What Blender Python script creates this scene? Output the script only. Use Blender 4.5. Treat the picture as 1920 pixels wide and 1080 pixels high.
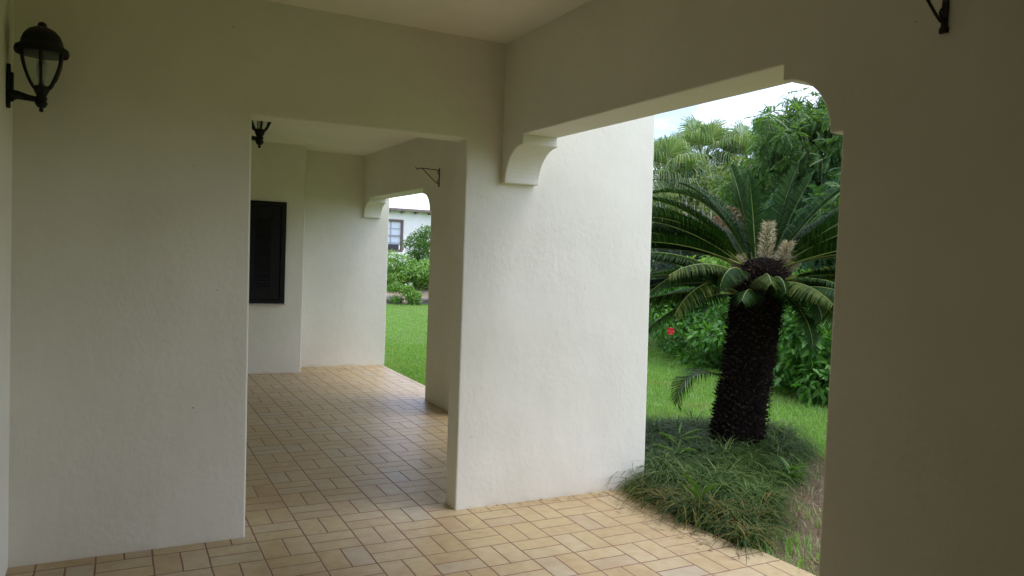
import bpy, bmesh, math, random
import numpy as np
from mathutils import Vector, Matrix

for o in list(bpy.data.objects):
    bpy.data.objects.remove(o)
scene = bpy.context.scene
COL = scene.collection
PI = math.pi

# ------------------------------------------------------------------ camera
cam_data = bpy.data.cameras.new("camera")
cam_data.sensor_width = 36.0
cam_data.lens = 26.8356
cam_data.clip_start = 0.05
cam_data.clip_end = 600
cam = bpy.data.objects.new("camera", cam_data)
cam.matrix_world = Matrix(((0.88843186, -0.01478621, -0.45877031, -0.88612),
                           (-0.45743171, 0.05425335, -0.88758819, -4.43634),
                           (0.03801389, 0.99841772, 0.04143673, 1.49551),
                           (0, 0, 0, 1)))
COL.objects.link(cam)
scene.camera = cam

# ------------------------------------------------------------------ light
SUN_ELEV, SUN_AZ = 67.0, -30.0        # azimuth measured from +X towards +Y
sx = math.cos(math.radians(SUN_ELEV)) * math.cos(math.radians(SUN_AZ))
sy = math.cos(math.radians(SUN_ELEV)) * math.sin(math.radians(SUN_AZ))
sz = math.sin(math.radians(SUN_ELEV))
sun_data = bpy.data.lights.new("sun", 'SUN')
sun_data.energy = 0.5
sun_data.angle = math.radians(24)
sun_data.color = (1.0, 0.97, 0.92)
sun = bpy.data.objects.new("sun", sun_data)
sun.rotation_euler = Vector((-sx, -sy, -sz)).to_track_quat('-Z', 'Y').to_euler()
sun.location = (8, 4, 20)
COL.objects.link(sun)

world = bpy.data.worlds.new("World")
scene.world = world
world.use_nodes = True
nt = world.node_tree
for n in list(nt.nodes):
    nt.nodes.remove(n)
def wn(t, **kw):
    n = nt.nodes.new(t)
    for k, v in kw.items():
        setattr(n, k, v)
    return n
sky = wn('ShaderNodeTexSky', sky_type='NISHITA', sun_disc=False)
sky.sun_elevation = math.radians(SUN_ELEV)
sky.sun_rotation = math.radians(90 - SUN_AZ)
sky.air_density = 1.0
sky.dust_density = 1.5
sky.ozone_density = 1.0
tc = wn('ShaderNodeTexCoord')
mp = wn('ShaderNodeMapping')
mp.inputs['Scale'].default_value = (2.2, 2.2, 5.0)
mp.inputs['Location'].default_value = (0.35, 0.1, 0.3)
no = wn('ShaderNodeTexNoise')
no.inputs['Scale'].default_value = 1.6
no.inputs['Detail'].default_value = 7
no.inputs['Roughness'].default_value = 0.55
cr = wn('ShaderNodeValToRGB')
cr.color_ramp.elements[0].position = 0.40
cr.color_ramp.elements[1].position = 0.67
mx = wn('ShaderNodeMix', data_type='RGBA')
CLOUD = 12.0
mx.inputs['B'].default_value = (CLOUD * 0.93, CLOUD * 0.95, CLOUD * 1.24, 1)
bg = wn('ShaderNodeBackground')
bg.inputs['Strength'].default_value = 0.15
wo = wn('ShaderNodeOutputWorld')
nt.links.new(tc.outputs['Generated'], mp.inputs['Vector'])
nt.links.new(mp.outputs['Vector'], no.inputs['Vector'])
nt.links.new(no.outputs['Fac'], cr.inputs['Fac'])
nt.links.new(cr.outputs['Color'], mx.inputs['Factor'])
nt.links.new(sky.outputs['Color'], mx.inputs['A'])
nt.links.new(mx.outputs['Result'], bg.inputs['Color'])
nt.links.new(bg.outputs['Background'], wo.inputs['Surface'])

vs = scene.view_settings
vs.view_transform = 'Standard'
vs.look = 'None'
vs.gamma = 1.0
vs.use_curve_mapping = False
vs.exposure = 1.02
scene.cycles.max_bounces = 10
scene.cycles.diffuse_bounces = 6
scene.cycles.transparent_max_bounces = 12
scene.cycles.caustics_reflective = False
scene.cycles.caustics_refractive = False

# ------------------------------------------------------------------ helpers
rng = np.random.default_rng(7)
random.seed(7)

def link(o, parent=None):
    COL.objects.link(o)
    if parent:
        o.parent = parent
    return o

def mesh_obj(name, verts, faces, mats, parent=None, smooth=False, mat_idx=None):
    me = bpy.data.meshes.new(name)
    me.from_pydata([tuple(v) for v in verts], [], [tuple(f) for f in faces])
    for m in (mats if isinstance(mats, (list, tuple)) else [mats]):
        me.materials.append(m)
    if mat_idx is not None:
        me.polygons.foreach_set('material_index', np.asarray(mat_idx, dtype=np.int32))
    if smooth:
        me.polygons.foreach_set('use_smooth', np.ones(len(me.polygons), dtype=bool))
    me.update()
    return link(bpy.data.objects.new(name, me), parent)

def thing(name, label, cat, loc=(0, 0, 0), group=None):
    o = bpy.data.objects.new(name, None)
    o.empty_display_size = 0.1
    o.location = loc
    COL.objects.link(o)
    return tag(o, label, cat, group)

def tag(o, label, cat, group=None, kind=None):
    if label: o['label'] = label
    if cat: o['category'] = cat
    if group: o['group'] = group
    if kind: o['kind'] = kind
    return o

class MB:
    """collects simple shapes into one mesh"""
    def __init__(s):
        s.v, s.f, s.m = [], [], []
    def add(s, vs_, fs_, mi=0):
        b = len(s.v)
        s.v += [tuple(v) for v in vs_]
        s.f += [tuple(i + b for i in f) for f in fs_]
        s.m += [mi] * len(fs_)
    def box(s, x0, x1, y0, y1, z0, z1, mi=0):
        s.add([(x0, y0, z0), (x1, y0, z0), (x1, y1, z0), (x0, y1, z0), (x0, y0, z1), (x1, y0, z1), (x1, y1, z1), (x0, y1, z1)],
              [(0, 3, 2, 1), (4, 5, 6, 7), (0, 1, 5, 4), (1, 2, 6, 5), (2, 3, 7, 6), (3, 0, 4, 7)], mi)
    def prism(s, pts, axis, a0, a1, mi=0):
        """closed outline extruded along axis; axis 'x': pts=(y,z); 'y': pts=(x,z); 'z': pts=(x,y)"""
        def P(p, a):
            return {'x': (a, p[0], p[1]), 'y': (p[0], a, p[1]), 'z': (p[0], p[1], a)}[axis]
        n = len(pts)
        s.add([P(p, a0) for p in pts] + [P(p, a1) for p in pts],
              [tuple(range(n)), tuple(range(2 * n - 1, n - 1, -1))] + [(i, i + n, (i + 1) % n + n, (i + 1) % n) for i in range(n)], mi)
    def tube(s, pts, rad, n=8, mi=0, cap=True):
        pts = [Vector(p) for p in pts]
        rs = rad if isinstance(rad, (list, tuple)) else [rad] * len(pts)
        vs_, fs_ = [], []
        up = Vector((0.31, 0.17, 0.93))
        for i, p in enumerate(pts):
            t = (pts[min(i + 1, len(pts) - 1)] - pts[max(i - 1, 0)]).normalized()
            a = t.cross(up)
            if a.length < 0.15:
                a = t.cross(Vector((1, 0, 0)))
            a.normalize()
            b = t.cross(a)
            for k in range(n):
                an = 2 * PI * k / n
                vs_.append(p + (a * math.cos(an) + b * math.sin(an)) * rs[i])
        for i in range(len(pts) - 1):
            for k in range(n):
                fs_.append((i * n + k, i * n + (k + 1) % n, (i + 1) * n + (k + 1) % n, (i + 1) * n + k))
        if cap:
            fs_.append(tuple(range(n - 1, -1, -1)))
            fs_.append(tuple((len(pts) - 1) * n + k for k in range(n)))
        s.add(vs_, fs_, mi)
    def lathe(s, prof, c=(0, 0, 0), n=24, mi=0):
        vs_, fs_ = [], []
        for r, z in prof:
            for k in range(n):
                an = 2 * PI * k / n
                vs_.append((c[0] + r * math.cos(an), c[1] + r * math.sin(an), c[2] + z))
        for i in range(len(prof) - 1):
            for k in range(n):
                fs_.append((i * n + k, i * n + (k + 1) % n, (i + 1) * n + (k + 1) % n, (i + 1) * n + k))
        s.add(vs_, fs_, mi)
    def obj(s, name, mats, parent=None, smooth=False, bevel=0, seg=2, fix=True):
        o = mesh_obj(name, s.v, s.f, mats, parent, smooth, s.m)
        if fix:
            bm = bmesh.new()
            bm.from_mesh(o.data)
            bmesh.ops.recalc_face_normals(bm, faces=bm.faces)
            bm.to_mesh(o.data)
            bm.free()
        if bevel:
            md = o.modifiers.new('bevel', 'BEVEL')
            md.width = bevel
            md.segments = seg
            md.limit_method = 'ANGLE'
            md.angle_limit = math.radians(40)
        return o

# ---- big arrays of small faces --------------------------------------------
def frames(dirs, ups):
    d = dirs / np.maximum(np.linalg.norm(dirs, axis=1, keepdims=True), 1e-9)
    s = np.cross(d, ups)
    s /= np.maximum(np.linalg.norm(s, axis=1, keepdims=True), 1e-9)
    u = np.cross(s, d)
    return d, s, u

def scatter(name, pos, dirs, ups, size, tmpl, mats, parent=None, midx=None, smooth=False):
    """copies of a small leaf shape (length along +X, width Y, normal Z) baked into one mesh"""
    tv, tf = tmpl
    tv = np.asarray(tv, float)
    N, k = len(pos), len(tv)
    d, s, u = frames(np.asarray(dirs, float), np.asarray(ups, float))
    size = np.asarray(size, float)
    if size.ndim == 1:
        size = np.stack([size, size, size], 1)
    V = (pos[:, None, :] + tv[None, :, 0, None] * size[:, None, 0, None] * d[:, None, :]
         + tv[None, :, 1, None] * size[:, None, 1, None] * s[:, None, :]
         + tv[None, :, 2, None] * size[:, None, 2, None] * u[:, None, :]).reshape(-1, 3)
    nl = np.array([len(f) for f in tf])
    flat = np.concatenate([np.array(f) for f in tf])
    L = (flat[None, :] + (np.arange(N) * k)[:, None]).ravel()
    tot = np.tile(nl, N)
    start = np.concatenate([[0], np.cumsum(tot)[:-1]])
    me = bpy.data.meshes.new(name)
    me.vertices.add(len(V)); me.vertices.foreach_set('co', V.astype(np.float32).ravel())
    me.loops.add(len(L)); me.loops.foreach_set('vertex_index', L.astype(np.int32))
    me.polygons.add(len(tot))
    me.polygons.foreach_set('loop_start', start.astype(np.int32))
    me.polygons.foreach_set('loop_total', tot.astype(np.int32))
    for m in (mats if isinstance(mats, (list, tuple)) else [mats]):
        me.materials.append(m)
    if midx is not None:
        me.polygons.foreach_set('material_index', np.repeat(np.asarray(midx, np.int32), len(tf)))
    if smooth:
        me.polygons.foreach_set('use_smooth', np.ones(len(tot), dtype=bool))
    me.update(calc_edges=True)
    me.validate()
    return link(bpy.data.objects.new(name, me), parent)

def rand_dirs(n):
    v = rng.normal(size=(n, 3))
    return v / np.linalg.norm(v, axis=1, keepdims=True)

LEAF = ([(0, 0, 0), (0.35, 0.24, 0.03), (0.4, 0, -0.05), (0.35, -0.24, 0.03), (0.75, 0.15, -0.02), (0.78, -0.0, -0.09), (0.75, -0.15, -0.02), (1, 0, -0.2)],
        [(0, 2, 1), (0, 3, 2), (1, 2, 5, 4), (2, 3, 6, 5), (4, 5, 7), (5, 6, 7)])
LEAF_S = ([(0, 0, 0), (0.5, 0.22, 0.02), (1, 0, -0.12), (0.5, -0.22, 0.02), (0.5, 0, -0.05)], [(0, 4, 1), (1, 4, 2), (0, 3, 4), (3, 2, 4)])
NEEDLE = ([(0, 0.03, 0), (0, -0.03, 0), (1, 0, -0.15)], [(0, 1, 2)])

def spray_template(n=6, droop=0.5, lw=0.15, ll=0.34):
    """one compound leaf: leaflets in pairs along a drooping midrib"""
    v, f = [], []
    for i in range(n):
        t = (i + 0.6) / n
        x, z = t, -droop * t * t
        for sgn in (1, -1):
            l = ll * (1 - 0.35 * abs(t - 0.45) * 2)
            b = len(v)
            v += [(x, 0, z), (x + 0.12, sgn * l * 0.5 - 0.0, z - 0.02 + 0.0), (x + 0.16, sgn * l, z - 0.14 * l / ll), (x + lw * 0.2, sgn * l * 0.5, z - 0.02)]
            v[b + 1] = (x + lw * 0.75, sgn * l * 0.45, z - 0.01)
            v[b + 3] = (x - lw * 0.25, sgn * l * 0.5, z - 0.03)
            f.append((b, b + 1, b + 2, b + 3) if sgn > 0 else (b, b + 3, b + 2, b + 1))
    return v, f

# ------------------------------------------------------------------ materials
def mat_base(name):
    m = bpy.data.materials.new(name)
    m.use_nodes = True
    t = m.node_tree
    b = t.nodes['Principled BSDF']
    return m, t, b

def N(t, typ, **kw):
    n = t.nodes.new(typ)
    for k, v in kw.items():
        setattr(n, k, v)
    return n

def ramp(t, stops):
    r = N(t, 'ShaderNodeValToRGB')
    e = r.color_ramp.elements
    while len(e) < len(stops):
        e.new(0.5)
    for i, (p, c) in enumerate(stops):
        e[i].position = p
        e[i].color = (c[0], c[1], c[2], 1)
    return r

def simple_mat(name, col, rough=0.6, metal=0.0, var=0.15, scale=30, bump=0.0, spec=0.5):
    m, t, b = mat_base(name)
    co = N(t, 'ShaderNodeTexCoord')
    n = N(t, 'ShaderNodeTexNoise')
    n.inputs['Scale'].default_value = scale
    n.inputs['Detail'].default_value = 5
    r = ramp(t, [(0.3, [c * (1 - var) for c in col]), (0.7, [min(1, c * (1 + var)) for c in col])])
    t.links.new(co.outputs['Object'], n.inputs['Vector'])
    t.links.new(n.outputs['Fac'], r.inputs['Fac'])
    t.links.new(r.outputs['Color'], b.inputs['Base Color'])
    b.inputs['Roughness'].default_value = rough
    b.inputs['Metallic'].default_value = metal
    b.inputs['Specular IOR Level'].default_value = spec
    if bump:
        bp = N(t, 'ShaderNodeBump')
        bp.inputs['Strength'].default_value = bump
        bp.inputs['Distance'].default_value = 0.01
        t.links.new(n.outputs['Fac'], bp.inputs['Height'])
        t.links.new(bp.outputs['Normal'], b.inputs['Normal'])
    return m

def leaf_mat(name, cols, rough=0.42, trans=0.3, spec=0.4, tcol=None):
    """cols: dark to light leaf greens, one picked per leaf"""
    m, t, b = mat_base(name)
    g = N(t, 'ShaderNodeNewGeometry')
    n = len(cols)
    r = ramp(t, [(i / max(1, n - 1), c) for i, c in enumerate(cols)])
    t.links.new(g.outputs['Random Per Island'], r.inputs['Fac'])
    t.links.new(r.outputs['Color'], b.inputs['Base Color'])
    b.inputs['Roughness'].default_value = rough
    b.inputs['Specular IOR Level'].default_value = spec
    tr = N(t, 'ShaderNodeBsdfTranslucent')
    mul = N(t, 'ShaderNodeMix', data_type='RGBA', blend_type='MULTIPLY')
    mul.inputs['Factor'].default_value = 1
    mul.inputs['B'].default_value = (*(tcol or (1.5, 1.7, 0.5)), 1)
    mul.clamp_result = False
    t.links.new(r.outputs['Color'], mul.inputs['A'])
    t.links.new(mul.outputs['Result'], tr.inputs['Color'])
    ms = N(t, 'ShaderNodeMixShader')
    ms.inputs['Fac'].default_value = trans
    t.links.new(b.outputs['BSDF'], ms.inputs[1])
    t.links.new(tr.outputs['BSDF'], ms.inputs[2])
    t.links.new(ms.outputs['Shader'], t.nodes['Material Output'].inputs['Surface'])
    return m

def stucco_mat(name, col, strength=0.42):
    m, t, b = mat_base(name)
    g = N(t, 'ShaderNodeNewGeometry')
    # trowel strokes, slightly stretched vertically
    mp1 = N(t, 'ShaderNodeMapping'); mp1.inputs['Scale'].default_value = (46, 46, 30)
    n1 = N(t, 'ShaderNodeTexNoise'); n1.inputs['Scale'].default_value = 1.0; n1.inputs['Detail'].default_value = 6; n1.inputs['Roughness'].default_value = 0.6
    mp2 = N(t, 'ShaderNodeMapping'); mp2.inputs['Scale'].default_value = (3.0, 3.0, 1.6)
    n2 = N(t, 'ShaderNodeTexNoise'); n2.inputs['Scale'].default_value = 1.0; n2.inputs['Detail'].default_value = 3
    t.links.new(g.outputs['Position'], mp1.inputs['Vector']); t.links.new(mp1.outputs['Vector'], n1.inputs['Vector'])
    t.links.new(g.outputs['Position'], mp2.inputs['Vector']); t.links.new(mp2.outputs['Vector'], n2.inputs['Vector'])
    bp1 = N(t, 'ShaderNodeBump'); bp1.inputs['Strength'].default_value = strength; bp1.inputs['Distance'].default_value = 0.006
    bp2 = N(t, 'ShaderNodeBump'); bp2.inputs['Strength'].default_value = 0.5; bp2.inputs['Distance'].default_value = 0.02
    t.links.new(n2.outputs['Fac'], bp2.inputs['Height'])
    nm = N(t, 'ShaderNodeTexNoise'); nm.inputs['Scale'].default_value = 2.3; nm.inputs['Detail'].default_value = 4
    t.links.new(g.outputs['Position'], nm.inputs['Vector'])
    rm = ramp(t, [(0.35, (0.1, 0.1, 0.1)), (0.65, (1, 1, 1))]); t.links.new(nm.outputs['Fac'], rm.inputs['Fac'])
    vb = N(t, 'ShaderNodeTexNoise'); vb.inputs['Scale'].default_value = 30; vb.inputs['Detail'].default_value = 1
    t.links.new(g.outputs['Position'], vb.inputs['Vector'])
    hs_ = N(t, 'ShaderNodeMath', operation='MULTIPLY_ADD'); hs_.inputs[1].default_value = 0.5
    t.links.new(vb.outputs['Fac'], hs_.inputs[0]); t.links.new(n1.outputs['Fac'], hs_.inputs[2])
    hmul = N(t, 'ShaderNodeMath', operation='MULTIPLY'); t.links.new(hs_.outputs[0], hmul.inputs[0]); t.links.new(rm.outputs['Color'], hmul.inputs[1])
    t.links.new(hmul.outputs[0], bp1.inputs['Height'])
    t.links.new(bp2.outputs['Normal'], bp1.inputs['Normal'])
    t.links.new(bp1.outputs['Normal'], b.inputs['Normal'])
    # paint: faint patchiness, sparse dark specks
    n3 = N(t, 'ShaderNodeTexNoise'); n3.inputs['Scale'].default_value = 1.4; n3.inputs['Detail'].default_value = 8; n3.inputs['Roughness'].default_value = 0.62
    t.links.new(g.outputs['Position'], n3.inputs['Vector'])
    r3 = ramp(t, [(0.3, [c * f_ for c, f_ in zip(col, (0.90, 0.895, 0.87))]), (0.68, col)])
    t.links.new(n3.outputs['Fac'], r3.inputs['Fac'])
    vo = N(t, 'ShaderNodeTexVoronoi', feature='F1'); vo.inputs['Scale'].default_value = 5.5
    nd = N(t, 'ShaderNodeTexNoise'); nd.inputs['Scale'].default_value = 55; nd.inputs['Detail'].default_value = 2
    t.links.new(g.outputs['Position'], nd.inputs['Vector'])
    va = N(t, 'ShaderNodeMix', data_type='VECTOR'); va.inputs['Factor'].default_value = 0.012
    t.links.new(g.outputs['Position'], va.inputs[4]); t.links.new(nd.outputs['Color'], va.inputs[5])
    t.links.new(va.outputs[1], vo.inputs['Vector'])
    lt = N(t, 'ShaderNodeMath', operation='LESS_THAN'); lt.inputs[1].default_value = 0.02
    t.links.new(vo.outputs['Distance'], lt.inputs[0])
    mix = N(t, 'ShaderNodeMix', data_type='RGBA')
    mix.inputs['B'].default_value = (0.10, 0.08, 0.06, 1)
    sc_ = N(t, 'ShaderNodeMath', operation='MULTIPLY'); sc_.inputs[1].default_value = 0.7
    t.links.new(lt.outputs[0], sc_.inputs[0])
    t.links.new(sc_.outputs[0], mix.inputs['Factor'])
    t.links.new(r3.outputs['Color'], mix.inputs['A'])
    # rusty splash marks at the foot of the walls
    sep = N(t, 'ShaderNodeSeparateXYZ'); t.links.new(g.outputs['Position'], sep.inputs[0])
    n4 = N(t, 'ShaderNodeTexNoise'); n4.inputs['Scale'].default_value = 5; n4.inputs['Detail'].default_value = 6
    t.links.new(g.outputs['Position'], n4.inputs['Vector'])
    hm = N(t, 'ShaderNodeMath', operation='MULTIPLY_ADD'); hm.inputs[1].default_value = 0.17; hm.inputs[2].default_value = -0.055
    t.links.new(n4.outputs['Fac'], hm.inputs[0])
    sub = N(t, 'ShaderNodeMath', operation='SUBTRACT'); t.links.new(hm.outputs[0], sub.inputs[0]); t.links.new(sep.outputs['Z'], sub.inputs[1])
    dv = N(t, 'ShaderNodeMath', operation='MULTIPLY'); dv.inputs[1].default_value = 14; dv.use_clamp = True
    t.links.new(sub.outputs[0], dv.inputs[0])
    d2 = N(t, 'ShaderNodeMath', operation='MULTIPLY'); d2.inputs[1].default_value = 0.45
    t.links.new(dv.outputs[0], d2.inputs[0])
    mix2 = N(t, 'ShaderNodeMix', data_type='RGBA'); mix2.inputs['B'].default_value = (0.45, 0.33, 0.22, 1)
    t.links.new(d2.outputs[0], mix2.inputs['Factor']); t.links.new(mix.outputs['Result'], mix2.inputs['A'])
    t.links.new(mix2.outputs['Result'], b.inputs['Base Color'])
    b.inputs['Roughness'].default_value = 0.7
    b.inputs['Specular IOR Level'].default_value = 0.25
    return m

def tile_mat():
    """basket-weave floor: pairs of tiles in 240 mm modules, turned in every second module"""
    m, t, b = mat_base('basket_weave_tiles')
    g = N(t, 'ShaderNodeNewGeometry')
    sep = N(t, 'ShaderNodeSeparateXYZ'); t.links.new(g.outputs['Position'], sep.inputs[0])
    def M(op, a=None, bb=None, c=None, clamp=False):
        n = N(t, 'ShaderNodeMath', operation=op); n.use_clamp = clamp
        for i, q in enumerate((a, bb, c)):
            if q is None: continue
            if isinstance(q, (int, float)): n.inputs[i].default_value = q
            else: t.links.new(q, n.inputs[i])
        return n.outputs[0]
    nz = N(t, 'ShaderNodeTexNoise'); nz.inputs['Scale'].default_value = 9; nz.inputs['Detail'].default_value = 4
    t.links.new(g.outputs['Position'], nz.inputs['Vector'])
    wob = M('MULTIPLY_ADD', nz.outputs['Fac'], 0.03, -0.015)
    u = M('ADD', M('DIVIDE', sep.outputs['X'], 0.24), wob)
    v = M('ADD', M('DIVIDE', sep.outputs['Y'], 0.24), wob)
    fu, fv = M('FLOOR', u), M('FLOOR', v)
    ru, rv = M('SUBTRACT', u, fu), M('SUBTRACT', v, fv)
    par = M('FLOORED_MODULO', M('ADD', fu, fv), 2.0)      # 0: tiles run along Y (split across X)
    inv = M('SUBTRACT', 1.0, par)
    s = M('ADD', M('MULTIPLY', ru, inv), M('MULTIPLY', rv, par))     # across the two tiles
    half = M('GREATER_THAN', s, 0.5)
    dm = M('ABSOLUTE', M('SUBTRACT', s, 0.5))
    du = M('MINIMUM', ru, M('SUBTRACT', 1.0, ru))
    dv = M('MINIMUM', rv, M('SUBTRACT', 1.0, rv))
    # tile key
    cmb = N(t, 'ShaderNodeCombineXYZ')
    t.links.new(fu, cmb.inputs[0]); t.links.new(fv, cmb.inputs[1]); t.links.new(M('MULTIPLY_ADD', half, 0.5, 0.21), cmb.inputs[2])
    wn_ = N(t, 'ShaderNodeTexWhiteNoise', noise_dimensions='3D'); t.links.new(cmb.outputs[0], wn_.inputs['Vector'])
    jw = M('MULTIPLY_ADD', wn_.outputs['Value'], 0.008, 0.011)
    d = M('MINIMUM', M('MINIMUM', du, dv), dm)
    grout = M('SUBTRACT', 1.0, M('DIVIDE', M('SUBTRACT', d, M('MULTIPLY', jw, 0.7)), 0.009, clamp=True))
    cr_ = ramp(t, [(0.0, (0.47, 0.36, 0.19)), (0.3, (0.485, 0.385, 0.205)), (0.6, (0.50, 0.405, 0.225)), (0.87, (0.49, 0.405, 0.24)), (0.95, (0.475, 0.42, 0.29)), (1.0, (0.46, 0.345, 0.19))])
    t.links.new(wn_.outputs['Value'], cr_.inputs['Fac'])
    # glaze mottling inside each tile and big worn areas
    n2 = N(t, 'ShaderNodeTexNoise'); n2.inputs['Scale'].default_value = 16; n2.inputs['Detail'].default_value = 6; n2.inputs['Roughness'].default_value = 0.6
    t.links.new(g.outputs['Position'], n2.inputs['Vector'])
    r2 = ramp(t, [(0.3, (0.80, 0.74, 0.66)), (0.65, (1.0, 1.0, 1.0))])
    t.links.new(n2.outputs['Fac'], r2.inputs['Fac'])
    mu = N(t, 'ShaderNodeMix', data_type='RGBA', blend_type='MULTIPLY'); mu.inputs['Factor'].default_value = 0.75
    t.links.new(cr_.outputs['Color'], mu.inputs['A']); t.links.new(r2.outputs['Color'], mu.inputs['B'])
    n3 = N(t, 'ShaderNodeTexNoise'); n3.inputs['Scale'].default_value = 1.3; n3.inputs['Detail'].default_value = 7; n3.inputs['Roughness'].default_value = 0.65
    t.links.new(g.outputs['Position'], n3.inputs['Vector'])
    r3 = ramp(t, [(0.34, (0.74, 0.62, 0.50)), (0.55, (1, 1, 1))])
    t.links.new(n3.outputs['Fac'], r3.inputs['Fac'])
    mu2 = N(t, 'ShaderNodeMix', data_type='RGBA', blend_type='MULTIPLY'); mu2.inputs['Factor'].default_value = 0.7
    t.links.new(mu.outputs['Result'], mu2.inputs['A']); t.links.new(r3.outputs['Color'], mu2.inputs['B'])
    mg = N(t, 'ShaderNodeMix', data_type='RGBA')
    mg.inputs['B'].default_value = (0.21, 0.105, 0.072, 1)
    t.links.new(grout, mg.inputs['Factor']); t.links.new(mu2.outputs['Result'], mg.inputs['A'])
    t.links.new(mg.outputs['Result'], b.inputs['Base Color'])
    rr = M('MULTIPLY_ADD', n3.outputs['Fac'], 0.3, 0.27)
    t.links.new(M('ADD', rr, M('MULTIPLY', grout, 0.4)), b.inputs['Roughness'])
    b.inputs['Specular IOR Level'].default_value = 0.36
    bp = N(t, 'ShaderNodeBump'); bp.inputs['Strength'].default_value = 0.6; bp.inputs['Distance'].default_value = 0.003
    hgt = M('ADD', M('SUBTRACT', 1.0, grout), M('MULTIPLY', n2.outputs['Fac'], 0.25))
    t.links.new(hgt, bp.inputs['Height']); t.links.new(bp.outputs['Normal'], b.inputs['Normal'])
    return m

def ground_mat(name, c0, c1, c2, s1=3.0, s2=60, rough=0.95, bump=0.6):
    m, t, b = mat_base(name)
    g = N(t, 'ShaderNodeNewGeometry')
    n1 = N(t, 'ShaderNodeTexNoise'); n1.inputs['Scale'].default_value = s1; n1.inputs['Detail'].default_value = 6
    n2 = N(t, 'ShaderNodeTexNoise'); n2.inputs['Scale'].default_value = s2; n2.inputs['Detail'].default_value = 5
    for n in (n1, n2): t.links.new(g.outputs['Position'], n.inputs['Vector'])
    r = ramp(t, [(0.32, c0), (0.5, c1), (0.7, c2)])
    ad = N(t, 'ShaderNodeMath', operation='MULTIPLY_ADD'); ad.inputs[1].default_value = 0.55
    sb = N(t, 'ShaderNodeMath', operation='MULTIPLY'); sb.inputs[1].default_value = 0.45
    t.links.new(n1.outputs['Fac'], sb.inputs[0]); t.links.new(n2.outputs['Fac'], ad.inputs[0]); t.links.new(sb.outputs[0], ad.inputs[2])
    t.links.new(ad.outputs[0], r.inputs['Fac']); t.links.new(r.outputs['Color'], b.inputs['Base Color'])
    b.inputs['Roughness'].default_value = rough
    b.inputs['Specular IOR Level'].default_value = 0.2
    bp = N(t, 'ShaderNodeBump'); bp.inputs['Strength'].default_value = bump; bp.inputs['Distance'].default_value = 0.03
    t.links.new(n2.outputs['Fac'], bp.inputs['Height']); t.links.new(bp.outputs['Normal'], b.inputs['Normal'])
    return m

STUCCO = stucco_mat('cream_white_stucco', (0.78, 0.76, 0.64))
CEIL = stucco_mat('cream_ceiling_plaster', (0.87, 0.835, 0.70), 0.15)
TILES = tile_mat()
IRON = simple_mat('black_painted_iron', (0.005, 0.0045, 0.004), 0.5, 0.0, 0.4, 40, 0.2, 0.3)
RUST = simple_mat('rusty_black_iron', (0.022, 0.013, 0.010), 0.7, 0.0, 0.5, 60, 0.4)
SHUT = simple_mat('dark_brown_shutter_paint', (0.0045, 0.004, 0.004), 0.6, 0.0, 0.25, 12, 0.1, 0.25)
SILL = simple_mat('weathered_sill', (0.45, 0.42, 0.36), 0.8)
LAWN = ground_mat('lawn_ground', (0.07, 0.13, 0.03), (0.11, 0.20, 0.042), (0.19, 0.24, 0.08), 1.2, 90)
SOIL = ground_mat('dry_soil', (0.06, 0.042, 0.027), (0.13, 0.095, 0.06), (0.21, 0.16, 0.105), 4, 70)
BARK = simple_mat('tree_bark', (0.16, 0.13, 0.10), 0.9, 0, 0.4, 14, 0.8)
TWIG = simple_mat('pale_dead_twigs', (0.34, 0.31, 0.27), 0.9, 0, 0.25, 9, 0.3)
CYTRUNK = leaf_mat('dark_cycad_scales', [(0.007, 0.0055, 0.004), (0.012, 0.0095, 0.0065), (0.020, 0.0155, 0.0105), (0.034, 0.026, 0.017)], 0.95, 0.02, 0.08, (1, 1, 1))
gm, gt, gb = mat_base('lantern_glass')
gb.inputs['Base Color'].default_value = (0.75, 0.78, 0.74, 1)
gb.inputs['Roughness'].default_value = 0.15
gtr = N(gt, 'ShaderNodeBsdfTransparent'); gtr.inputs['Color'].default_value = (0.93, 0.96, 0.94, 1)
gms = N(gt, 'ShaderNodeMixShader'); gms.inputs['Fac'].default_value = 0.14
gt.links.new(gtr.outputs['BSDF'], gms.inputs[1]); gt.links.new(gb.outputs['BSDF'], gms.inputs[2])
gt.links.new(gms.outputs['Shader'], gt.nodes['Material Output'].inputs['Surface'])
GLASS = gm

# ------------------------------------------------------------------ setting: floor and ground
edge = [(2.065, -0.8), (2.055, -1.1), (2.075, -1.35), (2.14, -1.55), (2.16, -1.9), (2.17, -7.4)]
fl = MB()
fl.prism([(-4, -7.4)] + edge[::-1] + [(2.09, -0.45), (2.10, -0.3), (2.235, -0.28), (2.215, 3.64), (2.235, 5.5), (-4, 5.5)], 'z', -0.16, 0.0)
o = fl.obj('patio_floor', TILES, bevel=0.006)
tag(o, 'cream basket weave tiled patio floor', None, kind='structure')

g = MB()
g.add([(-150, -150, -0.04), (250, -150, -0.04), (250, 350, -0.04), (-150, 350, -0.04)], [(0, 1, 2, 3)])
tag(g.obj('lawn', LAWN, fix=False), 'green lawn ground', None, kind='structure')

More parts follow.
